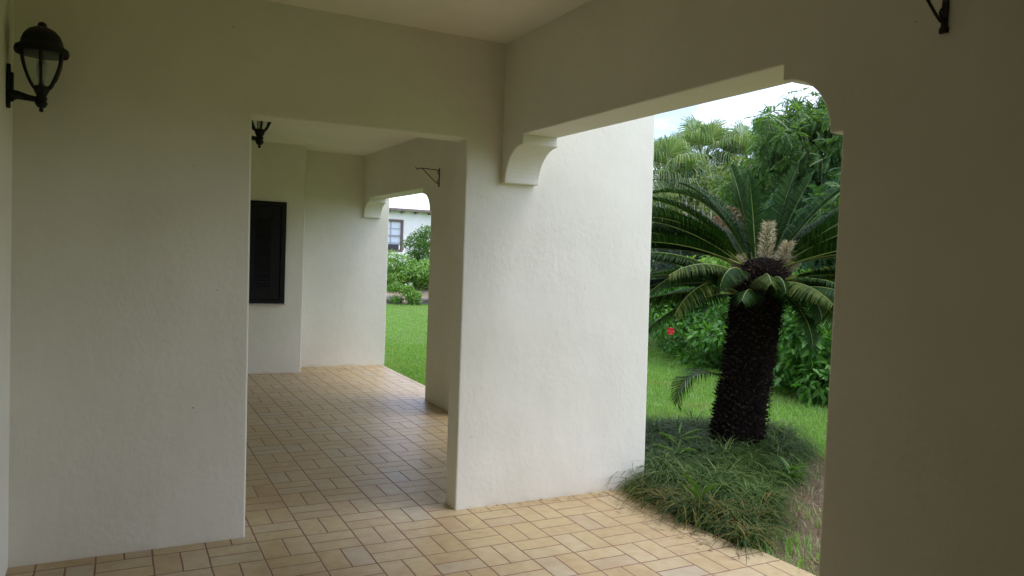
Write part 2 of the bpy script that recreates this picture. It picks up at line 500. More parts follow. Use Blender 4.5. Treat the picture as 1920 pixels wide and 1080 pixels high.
BED = [(2.10, -0.30), (2.08, -1.1), (2.12, -1.48), (2.30, -1.42), (2.7, -1.05), (3.2, -0.70), (3.75, -0.30), (4.25, 0.12), (4.2, 0.6), (3.55, 0.95), (2.9, 0.75), (2.26, 0.2), (2.25, -0.26)]
SOILP = [(2.02, -0.26), (2.0, -7.0), (2.6, -6.0), (2.8, -3.0), (3.0, -1.9), (3.5, -1.1), (4.0, -0.5), (4.35, 0.1), (4.1, 0.9), (3.5, 1.1), (2.8, 0.9), (2.1, 0.4)]
def sheet(poly, name, mat, z):
    m = MB()
    m.add([(x, y, z) for x, y in poly], [tuple(range(len(poly)))])
    return m.obj(name, mat, fix=False)
tag(sheet(SOILP, 'soil', SOIL, -0.034), 'dry brown soil beside the tiled patio', None, kind='structure')

# ------------------------------------------------------------------ the house with its arcaded porch
porch = thing('porch', 'cream stucco house porch with doorway, arcade openings and low ceiling', 'porch', (0, 0, 0))
ZT = 2.96
m = MB()   # wall across the porch: house end, doorway, pier and wing
m.prism([(-4, -0.1), (-0.285, -0.1), (-0.30, 2.152), (0.875, 2.158), (0.885, -0.1), (2.255, -0.1), (2.195, ZT), (-4, ZT)], 'y', -0.393, -0.237)
m.obj('cross_wall', STUCCO, porch, bevel=0.010, seg=3)['label'] = 'wall with open doorway and projecting pier'
m = MB(); m.box(-1.6, -1.31, -7.2, -0.30, -0.1, ZT)
m.obj('side_wall', STUCCO, porch, bevel=0.012, seg=3)
m = MB(); m.box(-3.9, -0.292, -0.26, 5.0, -0.1, ZT)
m.obj('house_wall', STUCCO, porch, bevel=0.012, seg=3)
m = MB(); m.box(-1.5, 2.2, -7.4, -7.15, -0.1, ZT)
m.obj('rear_wall', STUCCO, porch, bevel=0.012, seg=3)
m = MB()   # far wall, stepped in plan, with the shutter recess cut as four pieces
m.prism([(-0.5, 4.85), (1.09, 4.85), (1.11, 5.25), (2.265, 5.25), (2.265, 5.45), (-0.5, 5.45)], 'z', -0.1, ZT)
m.obj('end_wall', STUCCO, porch, bevel=0.012, seg=3)['label'] = 'stepped wall closing the far end of the porch'

def cove(y0, sgn, zt, zb=1.922, foot=0.05, run=0.205, drop=0.055):
    """outline of a corbel from the wall at y0 growing in direction sgn: list of (y,z) from foot to top"""
    pts = [(y0 + sgn * foot, zb)]
    h = zt - drop - zb
    for k in range(13):
        a = PI / 2 * k / 12
        pts.append((y0 + sgn * (foot + run * (1 - math.cos(a))), zb + 0.008 + (h - 0.008) * math.sin(a)))
    pts.append((y0 + sgn * (foot + run), zt))
    return pts
def arcade(x0, x1, ya, yb, yp, zt, zb, added_opening=None):
    """wall along Y from ya (hidden end) with opening between pier yp and far wall yb"""
    near = cove(yp, 1, zt, zb)          # at the pier, growing towards the far wall
    a = MB()
    foot = [(ya, -0.1)]
    if added_opening:                           # opening from yc to yd added out of view to brighten the bay
        yc, yd = added_opening
        foot += [(yc, -0.1), (yc, zb)] + cove(yc, 1, zt, zb) + cove(yd, -1, zt, zb)[::-1] + [(yd, zb), (yd, -0.1)]
    a.prism(foot + [(yp, -0.1), (yp, zb)] + near + [(yb + 0.1, zt), (yb + 0.1, ZT), (ya, ZT)], 'x', x0, x1)
    w = a.obj('arcade_wall', STUCCO, porch, bevel=0.008, seg=2)
    c = MB()
    fr = cove(yb, -1, zt, zb)
    c.prism([(yb + 0.06, zb)] + fr + [(yb - 0.255, zt + 0.05), (yb + 0.06, zt + 0.05)], 'x', x0 - 0.002, x1 + 0.002)
    k = c.obj('corbel', STUCCO, porch, bevel=0.006, seg=2)
    return w
arcade(1.105, 1.33, -7.3, -0.393, -2.775, 2.178, 1.922)['label'] = 'arcade wall with pier and garden opening'
arcade(1.915, 2.14, -0.30, 5.25, 2.83, 2.165, 1.925, (0.15, 2.0))['label'] = 'arcade wall of the far bay'  # second opening is unseen, added to let more light into this bay
m = MB(); m.box(-1.45, 1.2, -7.3, -0.3, 2.73, 2.86)
m.obj('ceiling', CEIL, porch)
m = MB(); m.box(-0.40, 2.0, -0.30, 5.35, 2.715, 2.84)
m.obj('ceiling', CEIL, porch)
WROOF = simple_mat('white_roof_wash', (0.82, 0.82, 0.80), 0.8, 0, 0.04, 6)
m = MB(); m.box(-4.2, 1.42, -7.5, -0.42, ZT - 0.02, 3.12)
m.box(-4.2, 2.33, -0.42, 9.0, ZT - 0.02, 3.12)
m.obj('roof', WROOF, porch, bevel=0.02)

# shutter window in the stepped end wall
win = MB()
X0, X1, Z0, Z1, YW = -0.06, 0.872, 0.832, 2.03, 4.85
for (a, b_, c, d) in ((X0, X0 + 0.06, Z0, Z1), (X1 - 0.06, X1, Z0, Z1), (X0 + 0.06, X1 - 0.06, Z1 - 0.06, Z1), (X0 + 0.06, X1 - 0.06, Z0, Z0 + 0.05)):
    win.box(a, b_, YW - 0.028, YW + 0.05, c, d)
wf = win.obj('shutter_window', SHUT, porch, bevel=0.006)
wf['label'] = 'dark louvred shutter window'
def shutter(xa, xb):
    s = MB()
    st = 0.115
    za, zb_ = Z0 + 0.052, Z1 - 0.062
    for (a, b_, c, d) in ((xa, xa + st, za, zb_), (xb - st, xb, za, zb_), (xa + st, xb - st, zb_ - 0.14, zb_), (xa + st, xb - st, za, za + 0.14)):
        s.box(a, b_, YW - 0.018, YW + 0.012, c, d)
    p = s.obj('shutter_leaf', SHUT, wf, bevel=0.004)
    s = MB(); s.box(xa + st - 0.003, xb - st + 0.003, YW - 0.003, YW + 0.010, za + 0.13, zb_ - 0.13); s.obj('backing', SHUT, p)
    l = MB()
    z = za + 0.15
    while z < zb_ - 0.15:
        c0, c1 = YW - 0.022, YW - 0.004
        l.prism([(c0, z), (c0 + 0.006, z - 0.004), (c1, z + 0.026), (c1 - 0.006, z + 0.032)], 'x', xa + st - 0.004, xb - st + 0.004)
        z += 0.036
    l.obj('louvre_slats', SHUT, p)
xm = (X0 + X1) / 2
shutter(X0 + 0.062, xm - 0.002)
shutter(xm + 0.002, X1 - 0.062)
s = MB(); s.box(X0 - 0.02, X1 + 0.005, YW - 0.036, YW + 0.03, Z0 - 0.018, Z0 - 0.001)
s.obj('sill', SILL, wf, bevel=0.003)

# ------------------------------------------------------------------ wall lanterns
def lantern(label):
    """origin at the wall, on the axis height of the lowest knob; the lamp stands out along +X"""
    r = thing('wall_lantern', label, 'lantern', group='black wall lanterns on the house walls')
    ax = 0.125
    p = MB()
    p.prism([(0, 0.0), (0.016, 0.018), (0.020, 0.06), (0.014, 0.075), (0.019, 0.09), (0.016, 0.15), (0.008, 0.17), (0, 0.186), (-0.008, 0.17), (-0.016, 0.15), (-0.019, 0.09), (-0.014, 0.075), (-0.020, 0.06), (-0.016, 0.018)],
            'x', 0.0, 0.016)
    p.box(0.016, 0.026, -0.012, 0.012, 0.03, 0.15)
    p.obj('back_plate', IRON, r, bevel=0.003)
    a = MB()
    a.tube([(0.012, 0, 0.055), (0.04, 0, 0.060), (0.08, 0, 0.053), (ax, 0, 0.048)], [0.026, 0.018, 0.013, 0.012], 10)
    a.obj('arm', IRON, r, smooth=True)
    b = MB()
    b.lathe([(0.0, -0.002), (0.007, 0.0), (0.009, 0.008), (0.006, 0.014), (0.016, 0.020), (0.022, 0.030), (0.024, 0.038), (0.018, 0.044), (0.022, 0.052), (0.022, 0.060), (0.018, 0.066), (0.026, 0.082), (0.033, 0.100), (0.030, 0.106), (0.0, 0.106)], (ax, 0, 0), 20)
    b.obj('base', IRON, r, smooth=True)
    c = MB()
    c.lathe([(0.098, 0.238), (0.102, 0.250), (0.098, 0.266), (0.080, 0.277), (0.077, 0.295), (0.067, 0.320), (0.051, 0.339), (0.030, 0.350), (0.020, 0.354), (0.0175, 0.360), (0.016, 0.367), (0.010, 0.373), (0.0, 0.375)], (ax, 0, 0), 32)
    c.lathe([(0.098, 0.238), (0.093, 0.242), (0.082, 0.262), (0.0, 0.264)], (ax, 0, 0), 32)
    c.obj('cap', IRON, r, smooth=True)
    def gp(t):   # rib / glass profile
        rr = 0.030 + (0.080 - 0.030) * math.sin(min(1, t) * PI / 2) ** 0.85
        return rr, 0.100 + 0.152 * t
    g_ = MB()
    g_.lathe([gp(t / 10) if t else (0.029, 0.104) for t in range(11)], (ax, 0, 0), 40)
    g_.obj('glass', GLASS, r, smooth=True)
    bl = MB()
    bl.lathe([(0.0, 0.106), (0.013, 0.107), (0.013, 0.145), (0.018, 0.150), (0.022, 0.175), (0.016, 0.21), (0.0, 0.222)], (ax, 0, 0), 14)
    bl.obj('bulb', simple_mat('frosted_bulb', (0.55, 0.55, 0.50), 0.4), r, smooth=True)
    for k in range(6):
        an = 2 * PI * k / 6 + 0.55
        rb = MB()
        pts = []
        for t in range(9):
            rr, z = gp(t / 8)
            pts.append((ax + (rr + 0.003) * math.cos(an), (rr + 0.003) * math.sin(an), z))
        rb.tube(pts, 0.0062, 8)
        rb.obj('rib', IRON, r, smooth=True)
    return r
L1 = lantern('black domed wall lantern, whole, beside the corner of the nearest wall')
L1.location = (-1.31, -0.62, 2.030)
L2 = lantern('black wall lantern seen through the doorway, its cap hidden above the lintel')
L2.location = (-0.292, 0.22, 2.070)

# ------------------------------------------------------------------ hanging basket brackets
def bracket(label, loc):
    r = thing('plant_bracket', label, 'bracket', loc, 'iron hanging basket brackets on the arcade')
    b = MB(); b.box(-0.007, 0.0, -0.009, 0.009, -0.004, 0.172)
    b.box(-0.010, 0.0, -0.012, 0.012, -0.012, 0.004)
    b.obj('wall_bar', RUST, r, bevel=0.002)
    a = MB()
    pts = [(-0.006, 0, 0.150), (-0.10, 0, 0.153), (-0.19, 0, 0.156), (-0.215, 0, 0.150), (-0.23, 0, 0.141), (-0.243, 0, 0.146), (-0.250, 0, 0.162)]
    a.tube(pts, 0.0042, 7); a.obj('arm', RUST, r, smooth=True)
    a = MB()
    a.tube([(-0.006, 0, 0.016), (-0.022, 0, 0.018), (-0.045, 0, 0.034), (-0.12, 0, 0.098), (-0.185, 0, 0.153)], 0.0042, 7); a.obj('brace', RUST, r, smooth=True)
    for zc, sg in ((0.128, 1), (0.040, -1)):
        a = MB()
        a.tube([(-0.005 - 0.016 * math.sin(k / 8 * 4.2) - 0.004, 0, zc + sg * 0.014 * math.cos(k / 8 * 4.2)) for k in range(9)], 0.003, 6)
        a.obj('scroll', RUST, r, smooth=True)
    return r
bracket('rusty black iron bracket on the near pier, cut off by the frame top', (1.105, -3.092, 2.158))
bracket('small iron basket bracket above the far garden opening', (1.915, 2.63, 2.165))

# ------------------------------------------------------------------ grasses
def in_poly(P, poly):
    x, y = P[:, 0], P[:, 1]
    r = np.zeros(len(P), bool)
    n = len(poly)
    for i in range(n):
        x0, y0 = poly[i]; x1, y1 = poly[(i + 1) % n]
        c = ((y0 > y) != (y1 > y)) & (x < (x1 - x0) * (y - y0) / (y1 - y0 + 1e-12) + x0)
        r ^= c
    return r

def blade(segs, bend):
    v, f = [], []
    for i in range(segs):
        t = i / segs
        a = bend * t
        w = 0.5 * (1 - t ** 2)
        v += [(math.sin(a) * t if 0 else (1 - math.cos(a)) * t * 0.8, w, t * math.cos(a * 0.7)), ((1 - math.cos(a)) * t * 0.8, -w, t * math.cos(a * 0.7))]
    a = bend
    v.append(((1 - math.cos(a)) * 0.8, 0, math.cos(a * 0.7)))
    for i in range(segs - 1):
        f.append((2 * i, 2 * i + 1, 2 * i + 3, 2 * i + 2))
    f.append((2 * segs - 2, 2 * segs - 1, 2 * segs))
    return v, f

GRASS = leaf_mat('lawn_blades', [(0.13, 0.26, 0.045), (0.175, 0.34, 0.062), (0.23, 0.41, 0.085), (0.34, 0.43, 0.18)], 0.5, 0.35, 0.35)
DRYG = leaf_mat('dry_blades', [(0.22, 0.16, 0.08), (0.34, 0.26, 0.14), (0.42, 0.34, 0.20)], 0.8, 0.2, 0.2, (1, 1, 0.8))
MONDO = leaf_mat('mondo_blades', [(0.024, 0.052, 0.011), (0.042, 0.085, 0.018), (0.072, 0.130, 0.030), (0.17, 0.23, 0.07)], 0.55, 0.2, 0.1)

def patch_in(m, col, scale=0.9, lo=0.52, hi=0.68, amt=0.75):
    """leaf colour drifts towards col in irregular patches of ground"""
    t = m.node_tree
    r = [n for n in t.nodes if n.type == 'VALTORGB'][0]
    g = N(t, 'ShaderNodeNewGeometry')
    n = N(t, 'ShaderNodeTexNoise'); n.inputs['Scale'].default_value = scale; n.inputs['Detail'].default_value = 6; n.inputs['Roughness'].default_value = 0.65
    t.links.new(g.outputs['Position'], n.inputs['Vector'])
    q = ramp(t, [(lo, (0, 0, 0)), (hi, (amt, amt, amt))]); t.links.new(n.outputs['Fac'], q.inputs['Fac'])
    mx_ = N(t, 'ShaderNodeMix', data_type='RGBA'); mx_.inputs['B'].default_value = (*col, 1)
    t.links.new(q.outputs['Color'], mx_.inputs['Factor'])
    outs = [l.to_socket for l in r.outputs['Color'].links]
    t.links.new(r.outputs['Color'], mx_.inputs['A'])
    for so in outs: t.links.new(mx_.outputs['Result'], so)
patch_in(GRASS, (0.30, 0.32, 0.12))
def lay_blades(name, P, z, length, width, mat, lean=0.5, seg=2, bend=0.8, label=None):
    n = len(P)
    az = rng.uniform(0, 2 * PI, n)
    ln = rng.normal(0, lean, n)
    up = np.stack([np.cos(az) * np.sin(ln), np.sin(az) * np.sin(ln), np.cos(ln)], 1)
    d = np.stack([np.cos(az + 0.0), np.sin(az), np.zeros(n)], 1)
    # template: height along Z, bend towards X
    L = length * rng.uniform(0.55, 1.25, n)
    size = np.stack([L, np.full(n, width) * rng.uniform(0.7, 1.2, n), L], 1)
    d = d - up * np.sum(d * up, 1, keepdims=True)
    pos = np.column_stack([P, np.full(n, z)])
    return scatter(name, pos, d, up, size, blade(seg, bend), mat)

near = np.column_stack([rng.uniform(2.15, 7.2, 150000), rng.uniform(-3.0, 7.5, 150000)])
near = near[~in_poly(near, SOILP)]
far = np.column_stack([rng.uniform(2.25, 8.6, 150000), rng.uniform(3.0, 19.0, 150000)])
keep = (far[:, 0] > 2.25 + 0.0 * far[:, 1]) & (rng.uniform(0, 1, len(far)) < 1.15 - far[:, 1] / 26)
far = far[keep]
G_ = np.concatenate([near, far])
tag(lay_blades('grass', G_, -0.04, 0.055, 0.0075, GRASS, 0.6), 'short bright green lawn grass', 'grass', kind='stuff')
# straggling weeds and dry stalks over the bare strip
dp = np.column_stack([rng.uniform(2.1, 4.6, 22000), rng.uniform(-3.2, 1.2, 22000)])
dp = dp[in_poly(dp, SOILP) & ~in_poly(dp, BED)]
n1 = np.sin(dp[:, 0] * 3.1 + 1) * np.cos(dp[:, 1] * 2.7) + rng.normal(0, 0.4, len(dp))
tag(lay_blades('dry_grass', dp[n1 > -0.2][::2], -0.036, 0.075, 0.0075, DRYG, 1.15), 'dry straw coloured grass on bare soil', 'grass', kind='stuff')
tag(lay_blades('sparse_grass', dp[((n1 < -0.35) & (rng.uniform(0, 1, len(dp)) < 0.3)) | ((dp[:, 1] < -1.3 + 0.25 * np.sin(dp[:, 0] * 9)) & (n1 < 0.4))], -0.036, 0.075, 0.007, GRASS, 0.7), 'sparse green grass on the bare strip by the near pier', 'grass', kind='stuff')

# mondo grass: arching tufts
def tufts(name, C_, nb, length, width, mat, z=-0.034, spread=0.05):
    n = len(C_) * nb
    base = np.repeat(C_, nb, axis=0) + rng.normal(0, spread, (n, 2))
    az = rng.uniform(0, 2 * PI, n)
    ln = np.abs(rng.normal(0.22, 0.26, n))
    up = np.stack([np.cos(az) * np.sin(ln), np.sin(az) * np.sin(ln), np.cos(ln)], 1)
    d = np.stack([np.cos(az), np.sin(az), np.zeros(n)], 1)
    d = d - up * np.sum(d * up, 1, keepdims=True)
    tl = np.repeat(rng.uniform(0.6, 1.2, len(C_)), nb)
    L = length * rng.uniform(0.6, 1.15, n) * tl
    size = np.stack([L, np.full(n, width) * rng.uniform(0.7, 1.2, n), L], 1)
    return scatter(name, np.column_stack([base, np.full(n, z)]), d, up, size, blade(5, 1.7), mat)
cand = np.column_stack([rng.uniform(2.05, 4.4, 4000), rng.uniform(-1.6, 1.1, 4000)])
wob_ = np.stack([np.sin(cand[:, 1] * 9 + 1) * 0.09 + np.sin(cand[:, 1] * 23) * 0.04, np.sin(cand[:, 0] * 8) * 0.09 + np.sin(cand[:, 0] * 21) * 0.04], 1)
cand = cand[in_poly(cand + wob_ * (cand[:, :1] > 2.35), BED)]
cand = cand[np.hypot(cand[:, 0] - 3.55, cand[:, 1] - 0.11) > 0.22]
sel = []
for c in cand:
    if all((c[0] - q[0]) ** 2 + (c[1] - q[1]) ** 2 > 0.0095 for q in sel):
        sel.append(c)
sel = np.array(sel)
frontm = (sel[:, 0] < 2.32) | (sel[:, 1] < -1.1)
MONDO_F = leaf_mat('mondo_blades_browned', [(0.015, 0.042, 0.012), (0.03, 0.072, 0.018), (0.07, 0.11, 0.028), (0.14, 0.145, 0.030), (0.20, 0.13, 0.05)], 0.6, 0.2, 0.1, (1.2, 1.2, 0.6))
tag(tufts('mondo_grass', sel[~frontm], 80, 0.38, 0.009, MONDO, spread=0.03), 'dark green arching mondo grass round the cycad', 'ground cover', kind='stuff')
tag(tufts('edging_grass', sel[frontm], 100, 0.32, 0.0085, MONDO_F, spread=0.03), 'browned mondo grass overhanging the tiled edge', 'ground cover', kind='stuff')

# dead leaves and straw blown onto the tiles
lp = np.concatenate([np.column_stack([2.02 - np.abs(rng.normal(0, 0.10, 130)), rng.uniform(-1.6, -0.45, 130)]),
                     rng.normal((1.62, 4.95), (0.16, 0.07), (60, 2)), np.column_stack([rng.uniform(0.95, 2.0, 40), rng.uniform(-0.46, -0.40, 40)]),
                     np.column_stack([rng.uniform(-1.0, 2.0, 24), rng.uniform(-3.0, 4.5, 24)])])
lp = lp[(lp[:, 0] < 2.04) & ((lp[:, 1] < -0.4) | (lp[:, 1] > -0.1))]
az_ = rng.uniform(0, 2 * PI, len(lp))
LIT = leaf_mat('dead_litter', [(0.16, 0.09, 0.05), (0.26, 0.17, 0.09), (0.36, 0.27, 0.15)], 0.9, 0.1, 0.1, (1, 0.9, 0.7))
nl_ = len(lp)
o = scatter('leaf_litter', np.column_stack([lp, np.full(nl_, 0.004)]), np.stack([np.cos(az_), np.sin(az_), np.zeros(nl_)], 1), np.tile([0, 0, 1.0], (nl_, 1)),
            np.stack([rng.uniform(0.015, 0.06, nl_), rng.uniform(0.008, 0.022, nl_), rng.uniform(-0.02, -0.005, nl_)], 1), LEAF_S, LIT)
tag(o, 'scraps of dead leaf and straw on the tiles', 'litter', kind='stuff')

# ------------------------------------------------------------------ cycad
CY = Vector((3.54, 0.125, -0.04))
cyc = thing('cycad', 'dark sago cycad with thick scaly trunk in the grass bed', 'palm', CY)
FROND = leaf_mat('cycad_leaflets', [(0.008, 0.026, 0.005), (0.012, 0.036, 0.006), (0.019, 0.050, 0.008), (0.030, 0.068, 0.010)], 0.5, 0.12, 0.07)
FROND_Y = leaf_mat('cycad_leaflets_yellowing', [(0.010, 0.032, 0.006), (0.020, 0.054, 0.009), (0.11, 0.13, 0.018), (0.03, 0.064, 0.010)], 0.5, 0.15, 0.07)
RACH = simple_mat('cycad_midrib', (0.14, 0.18, 0.025), 0.45, 0, 0.2, 20)
TAN = leaf_mat('tan_felt', [(0.34, 0.29, 0.15), (0.50, 0.45, 0.27), (0.62, 0.58, 0.40)], 0.9, 0.1, 0.1, (1, 0.9, 0.7))
TV = math.atan2(0.11 + 4.436, 3.55 + 0.886)     # bearing from camera to plant: frond angles are listed clockwise from the porch side

def frond(az, e0, e1, L, base, mat, npair=62, ll=0.135, dens=1.0, twist=0.0, lift=0.35):
    """az world azimuth; e0..e1 elevation from base to tip (radians)"""
    pts, tans = [], []
    p = Vector(base)
    K = 24
    h = Vector((math.cos(az), math.sin(az), 0))
    for i in range(K + 1):
        t = i / K
        e = e0 + (e1 - e0) * t ** 1.35
        d = h * math.cos(e) + Vector((0, 0, 1)) * math.sin(e)
        pts.append(p.copy()); tans.append(d)
        p = p + d * (L / K)
    mb = MB()
    mb.tube(pts, [0.008 * (1 - 0.82 * i / K) for i in range(K + 1)], 6, 1)
    side = h.cross(Vector((0, 0, 1)))
    for k in range(npair):
        t = 0.10 + 0.90 * (k + 0.5) / npair
        i = min(K - 1, int(t * K)); fr_ = t * K - i
        q = pts[i].lerp(pts[i + 1], fr_)
        tg = tans[i].lerp(tans[i + 1], fr_).normalized()
        nrm = side.cross(tg).normalized()
        if nrm.z < 0 and e0 > 0: pass
        prof = min(1, (t - 0.04) / 0.22) * (1 - max(0, t - 0.62) / 0.38 * 0.62)
        for sg in (1, -1):
            l = ll * prof * random.uniform(0.88, 1.08)
            fwd = 0.32 + 0.60 * t * t + random.uniform(-0.06, 0.06)
            dd = (side * sg * math.cos(fwd) + tg * math.sin(fwd) + nrm * (lift + random.uniform(-0.06, 0.06))).normalized()
            a = q
            mid = a + dd * l * 0.55
            tip = a + dd * l + nrm * (-0.16 * l) + tg * 0.05 * l + Vector((0, 0, -0.05 * l))
            w = tg * 0.0050
            mb.add([a - w, a + w, mid + w * 0.95, mid - w * 0.95, tip], [(0, 1, 2, 3), (3, 2, 4)], 0)
    return mb.obj('frond', [mat, RACH], cyc, fix=False)
D = math.radians
AP = (0.095, -0.08, 1.53)
def cam_az(a):   # 0 = to the right seen from the porch, 90 = away, 180 = left, 270 = towards the porch
    return TV - PI / 2 + D(a)
upper = [(160, 66, -12, 1.14), (184, 42, -4, 1.12), (194, 34, -8, 1.12), (166, 30, -8, 1.1), (178, 24, -8, 1.1), (202, 20, -14, 1.05), (188, 14, -16, 1.05), (156, 40, 6, 1.0),
         (128, 71, 60, 0.88), (112, 76, 68, 0.76), (54, 71, 62, 0.88), (38, 68, 56, 0.84),
         (4, 42, 22, 1.08), (-6, 34, 8, 1.1), (12, 28, 8, 1.1), (-14, 22, -2, 1.08), (20, 18, 0, 1.05), (0, 14, -10, 1.0), (30, 40, 14, 1.0),
         (96, 30, 2, 0.95), (66, 30, 2, 1.0), (124, 30, 0, 1.0), (46, 26, -2, 1.05), (140, 22, -8, 1.0), (170, 50, 4, 1.05), (180, 34, 2, 1.12), (198, 42, -10, 1.0), (190, 26, 0, 1.12), (174, 18, -10, 1.1), (8, 36, 12, 1.1), (-2, 26, 2, 1.12), (16, 46, 24, 1.0), (-10, 16, -10, 1.1), (148, 62, 16, 1.0), (26, 58, 30, 1.0)]
for az, e0, e1, L in upper:
    a = cam_az(az)
    rb_ = 0.06 + 0.13 * (1 - e0 / 90)
    b_ = (AP[0] + rb_ * math.cos(a), AP[1] + rb_ * math.sin(a), AP[2] + random.uniform(-0.02, 0.03))
    frond(a, D(e0), D(e1), L, b_, FROND, 90, 0.165, lift=random.uniform(0.55, 0.9) if 40 < e0 < 90 and 30 < az < 150 else random.uniform(0.6, 1.0))
lower = [(176, 8, -14, 1.0), (190, 6, -20, 1.02), (166, 2, -22, 1.0), (202, 2, -32, 0.95), (182, 0, -18, 1.0), (158, 10, -14, 0.95), (196, -2, -24, 0.95), (172, -4, -22, 0.95),
         (212, -4, -44, 0.85),
         (146, 4, -30, 0.95), (118, 2, -34, 0.95), (92, 0, -36, 0.9), (60, 2, -34, 0.95), (34, 4, -30, 0.98),
         (4, 10, -28, 1.0), (-8, 16, -62, 0.92), (-18, 2, -44, 0.95), (12, 2, -24, 1.0), (-28, -8, -52, 0.9), (22, -2, -34, 0.95), (-4, -12, -48, 0.92), (-40, -4, -80, 0.78),
         (242, 34, -76, 0.46), (290, 36, -74, 0.40), (231, 18, -30, 0.8), (258, 16, -34, 0.5), (276, 14, -30, 0.52), (301, 8, -34, 0.74), (317, 16, -34, 0.82), (331, 12, -30, 0.92), (222, 20, -16, 0.9), (340, 20, -14, 0.95), (196, 22, -8, 1.05), (350, 24, -6, 1.0), (212, 26, -12, 0.95), (-52, -10, -84, 0.62), (226, 6, -64, 0.76), (218, 14, -44, 0.85), (306, 14, -82, 0.56), (-34, 20, -74, 0.85), (208, 12, -30, 0.95), (180, 14, -18, 1.05), (-24, 14, -40, 0.95), (0, -14, -44, 0.9)]
for i, (az, e0, e1, L) in enumerate(lower):
    a = cam_az(az + random.uniform(-4, 4))
    b_ = (AP[0] + 0.21 * math.cos(a), AP[1] + 0.21 * math.sin(a), 1.41 + random.uniform(-0.11, 0.06))
    frond(a, D(e0), D(e1), L * random.uniform(0.95, 1.04), b_, FROND_Y if i % 5 == 1 or (az > 225 and i % 3 == 0) else FROND, 80, 0.155, lift=random.choice((-0.5, -0.3, 0.1, 0.5)))
# sucker frond low on the trunk, hanging towards the left
a = cam_az(212)
frond(a, D(30), D(-104), 0.58, (0.04 + 0.17 * math.cos(a), -0.03 + 0.17 * math.sin(a), 0.62), FROND, 46, 0.25, lift=0.1)
# trunk: bulging column under overlapping leaf-base scales
tb = MB()
prof = [(0.0, 0.0), (0.215, 0.0), (0.212, 0.12), (0.205, 0.35), (0.198, 0.6), (0.196, 0.85), (0.202, 1.1), (0.208, 1.27), (0.212, 1.40), (0.195, 1.50), (0.13, 1.58), (0.0, 1.61)]
def trunk_axis(z): return (0.10 * z / 1.4, -0.085 * z / 1.4)
n_ = 28
tv_, tf_ = [], []
for r, z in prof:
    ox, oy = trunk_axis(z)
    for k in range(n_):
        an = 2 * PI * k / n_
        rr = r * 0.94 * (1 + 0.05 * math.sin(5 * an + z * 7) + random.uniform(-0.03, 0.03))
        tv_.append((ox + rr * math.cos(an), oy + rr * math.sin(an), z))
for i in range(len(prof) - 1):
    for k in range(n_):
        tf_.append((i * n_ + k, i * n_ + (k + 1) % n_, (i + 1) * n_ + (k + 1) % n_, (i + 1) * n_ + k))
tb.add(tv_, tf_, 1)
zz, k = 0.02, 0
while zz < 1.54:
    an = k * 2.39996
    r = np.interp(zz, [p_[1] for p_ in prof[1:]], [p_[0] for p_ in prof[1:]]) * (1 + 0.05 * math.sin(5 * an + zz * 7))
    ox, oy = trunk_axis(zz)
    ra = Vector((math.cos(an), math.sin(an), 0)); ta = Vector((-math.sin(an), math.cos(an), 0))
    c = Vector((ox, oy, zz)) + ra * (r * 0.9)
    w, l = random.uniform(0.008, 0.024), random.uniform(0.012, 0.042)
    out = ra * random.uniform(0.6, 1.1) + Vector((0, 0, random.uniform(0.2, 0.9))) + ta * random.uniform(-0.25, 0.25)
    out.normalize()
    e = c + out * l
    tb.add([c - ta * w, c + ta * w, c + ta * w * 0.8 + Vector((0, 0, 0.022)), c - ta * w * 0.8 + Vector((0, 0, 0.022)),
            e - ta * w * 0.45, e + ta * w * 0.45, e + ta * w * 0.3 + Vector((0, 0, 0.009)), e - ta * w * 0.3 + Vector((0, 0, 0.009))],
           [(0, 1, 5, 4), (3, 7, 6, 2), (1, 2, 6, 5), (0, 4, 7, 3), (4, 5, 6, 7)])
    k += 1
    zz += 0.00155
tb.obj('trunk', [CYTRUNK, simple_mat('dark_cycad_pith', (0.007, 0.005, 0.004), 0.95, 0, 0.5, 50, 0.6, 0.05)], cyc)
# woolly new growth: upright tan columns in the crown
def wool(dx, dy, z0, h, r, tilt):
    n = 1100
    t = rng.uniform(0, 1, n); an = rng.uniform(0, 2 * PI, n)
    rr = r * (0.8 + 0.5 * np.sin(t * PI)) * rng.uniform(0.5, 1.0, n)
    pos = np.stack([dx + tilt[0] * t + rr * np.cos(an), dy + tilt[1] * t + rr * np.sin(an), z0 + h * t], 1)
    d = np.stack([np.cos(an) * 0.8, np.sin(an) * 0.8, rng.uniform(0.1, 1.1, n)], 1)
    sz = np.stack([rng.uniform(0.02, 0.05, n), rng.uniform(0.06, 0.11, n), rng.uniform(0.03, 0.05, n)], 1)
    scatter('cone', pos, d, rand_dirs(n), sz, NEEDLE, TAN, cyc)
# fibres and frayed scale ends all over the trunk
n = 3200
an = rng.uniform(0, 2 * PI, n); zz_ = rng.uniform(0.03, 1.4, n)
rr = np.interp(zz_, [p_[1] for p_ in prof[1:]], [p_[0] for p_ in prof[1:]]) * rng.uniform(0.95, 1.05, n)
FIB = leaf_mat('trunk_fibres', [(0.008, 0.006, 0.005), (0.016, 0.012, 0.009), (0.035, 0.026, 0.019), (0.07, 0.052, 0.038)], 0.95, 0.03, 0.05, (1, 1, 1))
scatter('fibres', np.stack([0.10 * zz_ / 1.4 + rr * np.cos(an), -0.085 * zz_ / 1.4 + rr * np.sin(an), zz_], 1), np.stack([np.cos(an) + rng.normal(0, 0.5, n), np.sin(an) + rng.normal(0, 0.5, n), rng.uniform(-0.9, 0.9, n)], 1),
        rand_dirs(n), np.stack([rng.uniform(0.015, 0.06, n), rng.uniform(0.06, 0.2, n), np.full(n, 0.03)], 1), NEEDLE, FIB, cyc)
